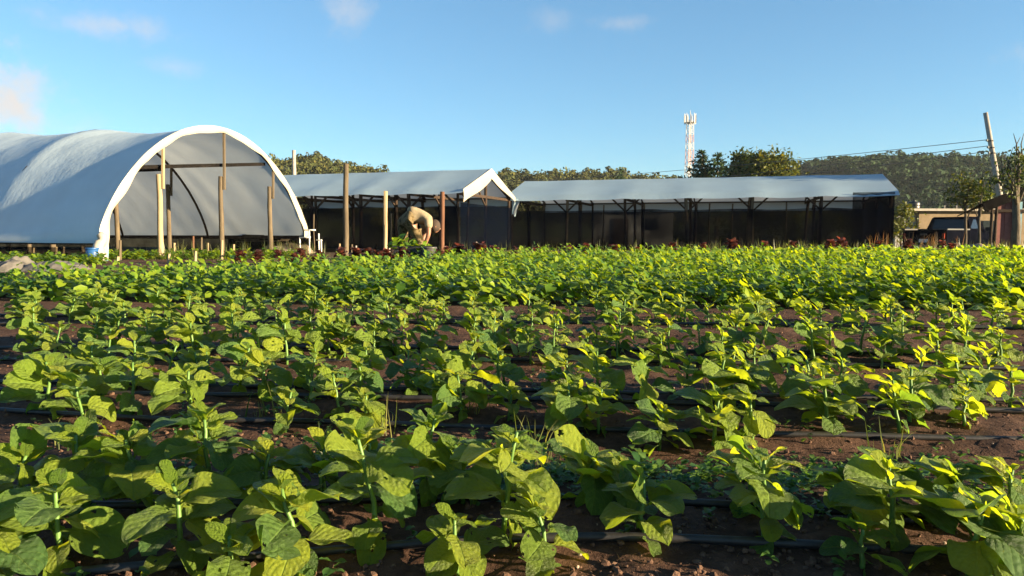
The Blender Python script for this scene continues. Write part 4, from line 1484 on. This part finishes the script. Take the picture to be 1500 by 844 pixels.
for k in range(nsec):
    z0, z1 = H * k / nsec, H * (k + 1) / nsec
    mt = M['tower_red'] if k in (10, 11, 13) else M['tower_white']
    sec = MB()
    c0 = [Vector((sx * thw(z0), sy * thw(z0), z0)) for sx, sy in ((-1, -1), (1, -1), (1, 1), (-1, 1))]
    c1 = [Vector((sx * thw(z1), sy * thw(z1), z1 - .01)) for sx, sy in ((-1, -1), (1, -1), (1, 1), (-1, 1))]
    for i in range(4):
        sec.bar(c0[i], c1[i], .085)
        j = (i + 1) % 4
        sec.bar(c0[i], c0[j], .045); sec.bar(c0[i], c1[j], .04); sec.bar(c0[j], c1[i], .04)
    sec.build('lattice_section', mt, tw)
lad = MB()
lad.bar((-.15, -.3, 0), (-.15, -.3, H), .05); lad.bar((.15, -.3, 0), (.15, -.3, H), .05)
lad.bar((.0, .2, 0), (0, .2, H), .09)
lad.build('ladder', M['tower_white'], tw)
MB().lathe([(1.0, H - .6), (1.05, H - .55), (1.05, H - .48), (1.0, H - .45)], (0, 0, 0), 14).build('platform', M['tower_white'], tw)
for k in range(9):
    a = 2 * PI * k / 9
    q = Vector((1.12 * math.cos(a), 1.12 * math.sin(a), H + .15))
    an = MB().box(q, (.22, .14, 1.5), a)
    an.bar(q - Vector((0, 0, 1.0)), q + Vector((0, 0, 1.15)), .07)
    an.build('antenna', M['tower_white'], tw)
MB().tube([(0, 0, H - .3), (0, 0, H + 1.9)], .05, 6).build('mast', M['tower_white'], tw)
for z in (H * .55, H * .6):
    MB().lathe([(.3, -.1), (.34, 0), (.3, .1)], (-.75, -.4, z), 10).build('dish', M['tower_white'], tw)

p, t = at(433, 345, 58), at(433, 221, 58)
pl = empty('utility_pole', (p.x, 58, 0), 0, 'pale upright utility pole beyond the greenhouse beside the tunnel', 'utility pole', 'utility poles')
MB().tube([(0, 0, 0), (0, 0, t.z)], [.19, .14], 12).build('shaft', M['concrete'], pl, True)
MB().lathe([(.15, t.z - .02), (.16, t.z - .01), (.1, t.z + .05)], (0, 0, 0), 12).build('cap', M['concrete'], pl, True)
PY = 34
t, b2 = at(1443.5, 165, PY), at(1478, 365, PY)
pl = empty('utility_pole', (b2.x, PY, b2.z), 0, 'pale leaning utility pole carrying wires beside the shed', 'utility pole', 'utility poles')
d = t - b2
MB().tube([(0, 0, 0), d * .5, d], [.15, .12, .095], 12).build('shaft', M['concrete'], pl, True)
for k, (wy) in enumerate((206, 216, 224, 258, 262)):
    f = (365 - wy) / 200
    q = d * f
    MB().lathe([(.125, -.03), (.135, 0), (.125, .03)], q, 10).build('clamp', M['wire'], pl)
    if k < 3:
        MB().lathe([(.04, 0), (.05, .05), (.03, .1)], q + Vector((-.2, -.06, -.03)), 8).build('insulator', M['plaster_grey'], pl, True)
ends = [((1445, 205), (560, 262)), ((1446, 214), (560, 285)), ((1447, 222), (560, 300))]
names = ['highest', 'middle', 'lowest']
for k, (a, c) in enumerate(ends):
    A, B = at(*a, PY), at(*c, 125)
    pts = []
    for i in range(41):
        f = i / 40
        q = A.lerp(B, f); q.z -= 1.4 * 4 * f * (1 - f) * .8
        pts.append(q)
    o = MB().tube(pts, .015, 5).build('power_line', M['wire'], None, True)
    tag(o, f'{names[k]} of three thin wires strung from the leaning pole', 'wire', 'wires from the leaning pole')

# ------------------------------------------------------------------ house, tank, truck, shed on the right
HY = 46
c0 = at(1345, 350, HY)
hs = empty('low_house', (c0.x, HY, -.62), R(4), 'low flat-roofed ochre house with grey side wall behind the pickup', 'house')
ZT = at(1400, 309, HY).z + .62
MB().box((3.6, 2.5, ZT / 2), (7.2, 5, ZT)).build('wall', M['plaster'], hs)
MB().box((-.65, 2.6, ZT * .46), (1.3, 4.6, ZT * .92)).build('side_wall', M['plaster_grey'], hs)
MB().box((3.2, 2.4, ZT + .06), (8.6, 5.7, .14)).build('roof_slab', M['concrete'], hs)
for x in (2.0, 4.6):
    w = MB().box((x, -.03, ZT * .62), (.9, .06, .8)).build('window', M['glass'], hs)
    MB().box((x, -.05, ZT * .62 - .45), (1.1, .14, .07)).build('sill', M['concrete'], w)
MB().box((3.4, -.03, ZT * .38), (.9, .06, ZT * .76)).build('door', M['wood_dark'], hs)
for x in (2.3, 3.1, 3.9):
    MB().tube([(x, 1, ZT + .13), (x, 1, ZT + .38)], .03, 6).build('roof_pipe', M['concrete'], hs, True)
p = at(1338, 311, HY + 1.2)
tk = empty('water_tank', (p.x, HY + 1.2, -.62 + ZT + .13), 0, 'dark cylindrical water tank on the flat house roof', 'water tank')
MB().lathe([(.33, 0), (.36, .03), (.36, .16), (.345, .19), (.36, .22), (.36, .40), (.30, .47), (.12, .50)], (0, 0, 0), 22).build('body', M['black_plastic'], tk, True)
MB().lathe([(.12, .50), (.13, .51), (.13, .55), (.08, .57)], (0, 0, 0), 16).build('lid', M['black_plastic'], tk, True)

# pickup truck, seen from behind and a little from its right
p = at(1366, 350, 31.5)
tr = empty('pickup_truck', (p.x - .38, 31.5, -.47), R(36), 'dark blue pickup truck seen from behind between greenhouse and shed', 'pickup truck')
# local: +X forward, +Y left; rear bumper at x = 0


def ext(prof, y0, y1, inset=0):
    """side profile (x, z) extruded across; inset narrows points above the beltline"""
    m = MB(); n = len(prof)
    vs = [(x, y0 + (inset if z > 1.25 else 0), z) for x, z in prof] + [(x, y1 - (inset if z > 1.25 else 0), z) for x, z in prof]
    fs = [tuple(range(n)), tuple(range(2 * n - 1, n - 1, -1))] + [(i, i + n, (i + 1) % n + n, (i + 1) % n) for i in range(n)]
    return m.add(vs, fs)


WT = .90
cab = ext([(2.15, .48), (2.15, 1.24), (2.32, 1.76), (2.5, 1.82), (3.35, 1.82), (3.5, 1.76), (4.05, 1.26), (5.05, 1.12), (5.2, 1.0), (5.25, .5)], -WT, WT, .15).build('cab', M['carpaint'], tr)
for sy in (-1, 1):
    MB().box((1.08, sy * (WT - .04), .86), (2.06, .08, .76)).build('bed_side', M['carpaint'], tr)
    MB().box((1.08, sy * (WT - .03), 1.26), (2.1, .12, .06)).build('bed_rail', M['black_plastic'], tr)
    MB().box((-.012, sy * (WT - .10), .98), (.05, .09, .22)).build('taillight', M['tail'], tr)
    for x in (1.05, 4.25):
        whl = empty('wheel', (x, sy * (WT - .08), .37)); whl.parent = tr
        tyre = MB().lathe([(.22, -.11), (.34, -.11), (.37, -.06), (.37, .06), (.34, .11), (.22, .11)], (0, 0, 0), 20).build('tyre', M['rubber'], whl, True)
        tyre.rotation_euler = (PI / 2, 0, 0)
        rim = MB().lathe([(.05, -.09), (.21, -.10), (.225, -.05), (.225, .05), (.21, .10), (.05, .09)], (0, 0, 0), 16).build('rim', M['chrome'], whl, True)
        rim.rotation_euler = (PI / 2, 0, 0)
    MB().add([(2.36, sy * (WT - .02), 1.30), (3.06, sy * (WT - .02), 1.30), (3.06, sy * (WT - .14), 1.70), (2.46, sy * (WT - .14), 1.70)], [(0, 1, 2, 3)]).build('side_window', M['glass'], tr)
    MB().box((3.75, sy * (WT + .09), 1.28), (.12, .18, .16)).build('side_mirror', M['black_plastic'], tr)
MB().box((1.08, 0, .55), (2.1, 1.72, .10)).build('bed_floor', M['black_plastic'], tr)
tg = MB().box((.03, 0, .92), (.06, 1.62, .62)).build('tailgate', M['carpaint'], tr)
MB().box((-.012, 0, 1.05), (.03, .26, .07)).build('handle', M['black_plastic'], tg)
MB().box((-.10, 0, .50), (.16, 1.72, .16)).build('bumper', M['chrome'], tr)
MB().box((-.012, 0, .78), (.02, .36, .14)).build('number_plate', M['white_paint'], tr)
MB().add([(2.165, -.66, 1.30), (2.165, .66, 1.30), (2.29, .60, 1.70), (2.29, -.60, 1.70)], [(0, 1, 2, 3)]).build('rear_window', M['glass'], tr)
MB().bar((2.13, -.60, 1.28), (2.13, .60, 1.28), .05).build('rear_ledge', M['black_plastic'], tr)

# grey heap covered with earth before the truck
p = at(1424, 360, 19.6)
o = MB().ellipsoid((0, 0, -.02), (.62, .5, .30), 26, 12, .45, 5).build('earth_heap', M['earth_pile'], None, True, (p.x, 19.6, 0))
tag(o, 'grey earth heap at the field edge before the pickup truck', 'earth heap')

# open shed at the right edge
SY = 22
s0 = at(1441, 360, SY)
sd = empty('open_shed', (s0.x, SY, -.1), R(-6), 'open timber shed with dark lean-to roof and maroon wall at the right edge', 'shed')
z_lo, z_hi = at(1432, 297, SY).z + .1, at(1500, 268, SY).z + .1
sl = (z_hi - z_lo) / 1.35
k0 = -.28


def roofz(x):
    return z_lo + (x - k0) * sl * .98


m = MB()
nr = 26
for i in range(nr):
    xa, xb = k0 + 4.2 * i / nr, k0 + 4.2 * (i + 1) / nr
    dz = .018 if i % 2 else 0
    m.add([(xa, -.5, roofz(xa) + dz), (xb, -.5, roofz(xb) + .018 - dz), (xb, 1.1, roofz(xb) + .018 - dz - .36), (xa, 1.1, roofz(xa) + dz - .36),
           (xa, -.5, roofz(xa) + dz - .03), (xb, -.5, roofz(xb) + .018 - dz - .03), (xb, 1.1, roofz(xb) - .39 - dz), (xa, 1.1, roofz(xa) + dz - .39)], [(0, 1, 2, 3), (7, 6, 5, 4), (4, 5, 1, 0), (6, 7, 3, 2)])
m.build('roof_sheet', M['sheet_dark'], sd)
MB().bar((k0, -.45, roofz(k0) - .15), (3.8, -.45, roofz(3.8) - .15), .06, .28).build('rafter', M['sheet_dark'], sd)
MB().bar((-.1, -.35, z_lo - .25), (1.5, -.35, z_lo - .25), .06, .08).build('tie_beam', M['wood_dark'], sd)
for x, y in ((0, -.35), (.13, -.35), (.63, -.35), (1.62, -.35)):
    rough_post((x, y, -.1), (x, y, roofz(x) - .1), .045, .04, M['wood_dark'], sd, 'post', x * 10)


def boards(x0, x1, y, zt, mat, n, z0=0):
    w = (x1 - x0) / n
    for i in range(n):
        x = x0 + w * (i + .5)
        MB().box((x, y + (.012 if i % 2 else 0), (z0 + zt(x)) / 2), (w * .96, .03, zt(x) - z0)).build('wall_board', mat, sd)


boards(.17, .60, -.30, lambda x: roofz(x) - .2, M['maroon'], 4)
boards(.66, .86, -.30, lambda x: roofz(x) - .45, M['teal'], 2)
boards(1.05, 2.6, -.30, lambda x: roofz(x) - .3, M['red_paint'], 8, .62)
boards(1.05, 2.6, -.315, lambda x: .60, M['blue'], 8)
MB().box((1.55, -.40, .30), (.28, .10, .22)).build('notice_board', M['white_paint'], sd)

# ------------------------------------------------------------------ air between here and the hills
hm = bpy.data.materials.new('haze')
hm.use_nodes = True
hm.node_tree.nodes.clear()
ho = hm.node_tree.nodes.new('ShaderNodeOutputMaterial')
hv = hm.node_tree.nodes.new('ShaderNodeVolumePrincipled')
hv.inputs['Density'].default_value = .00013
hv.inputs['Color'].default_value = (.86, .92, 1, 1)
hm.node_tree.links.new(hv.outputs[0], ho.inputs['Volume'])
hzb = MB().box((0, 300, 17.6), (1500, 780, 41.2)).build('haze', hm)
tag(hzb, 'thin pale evening haze over the field and hills', kind='stuff')
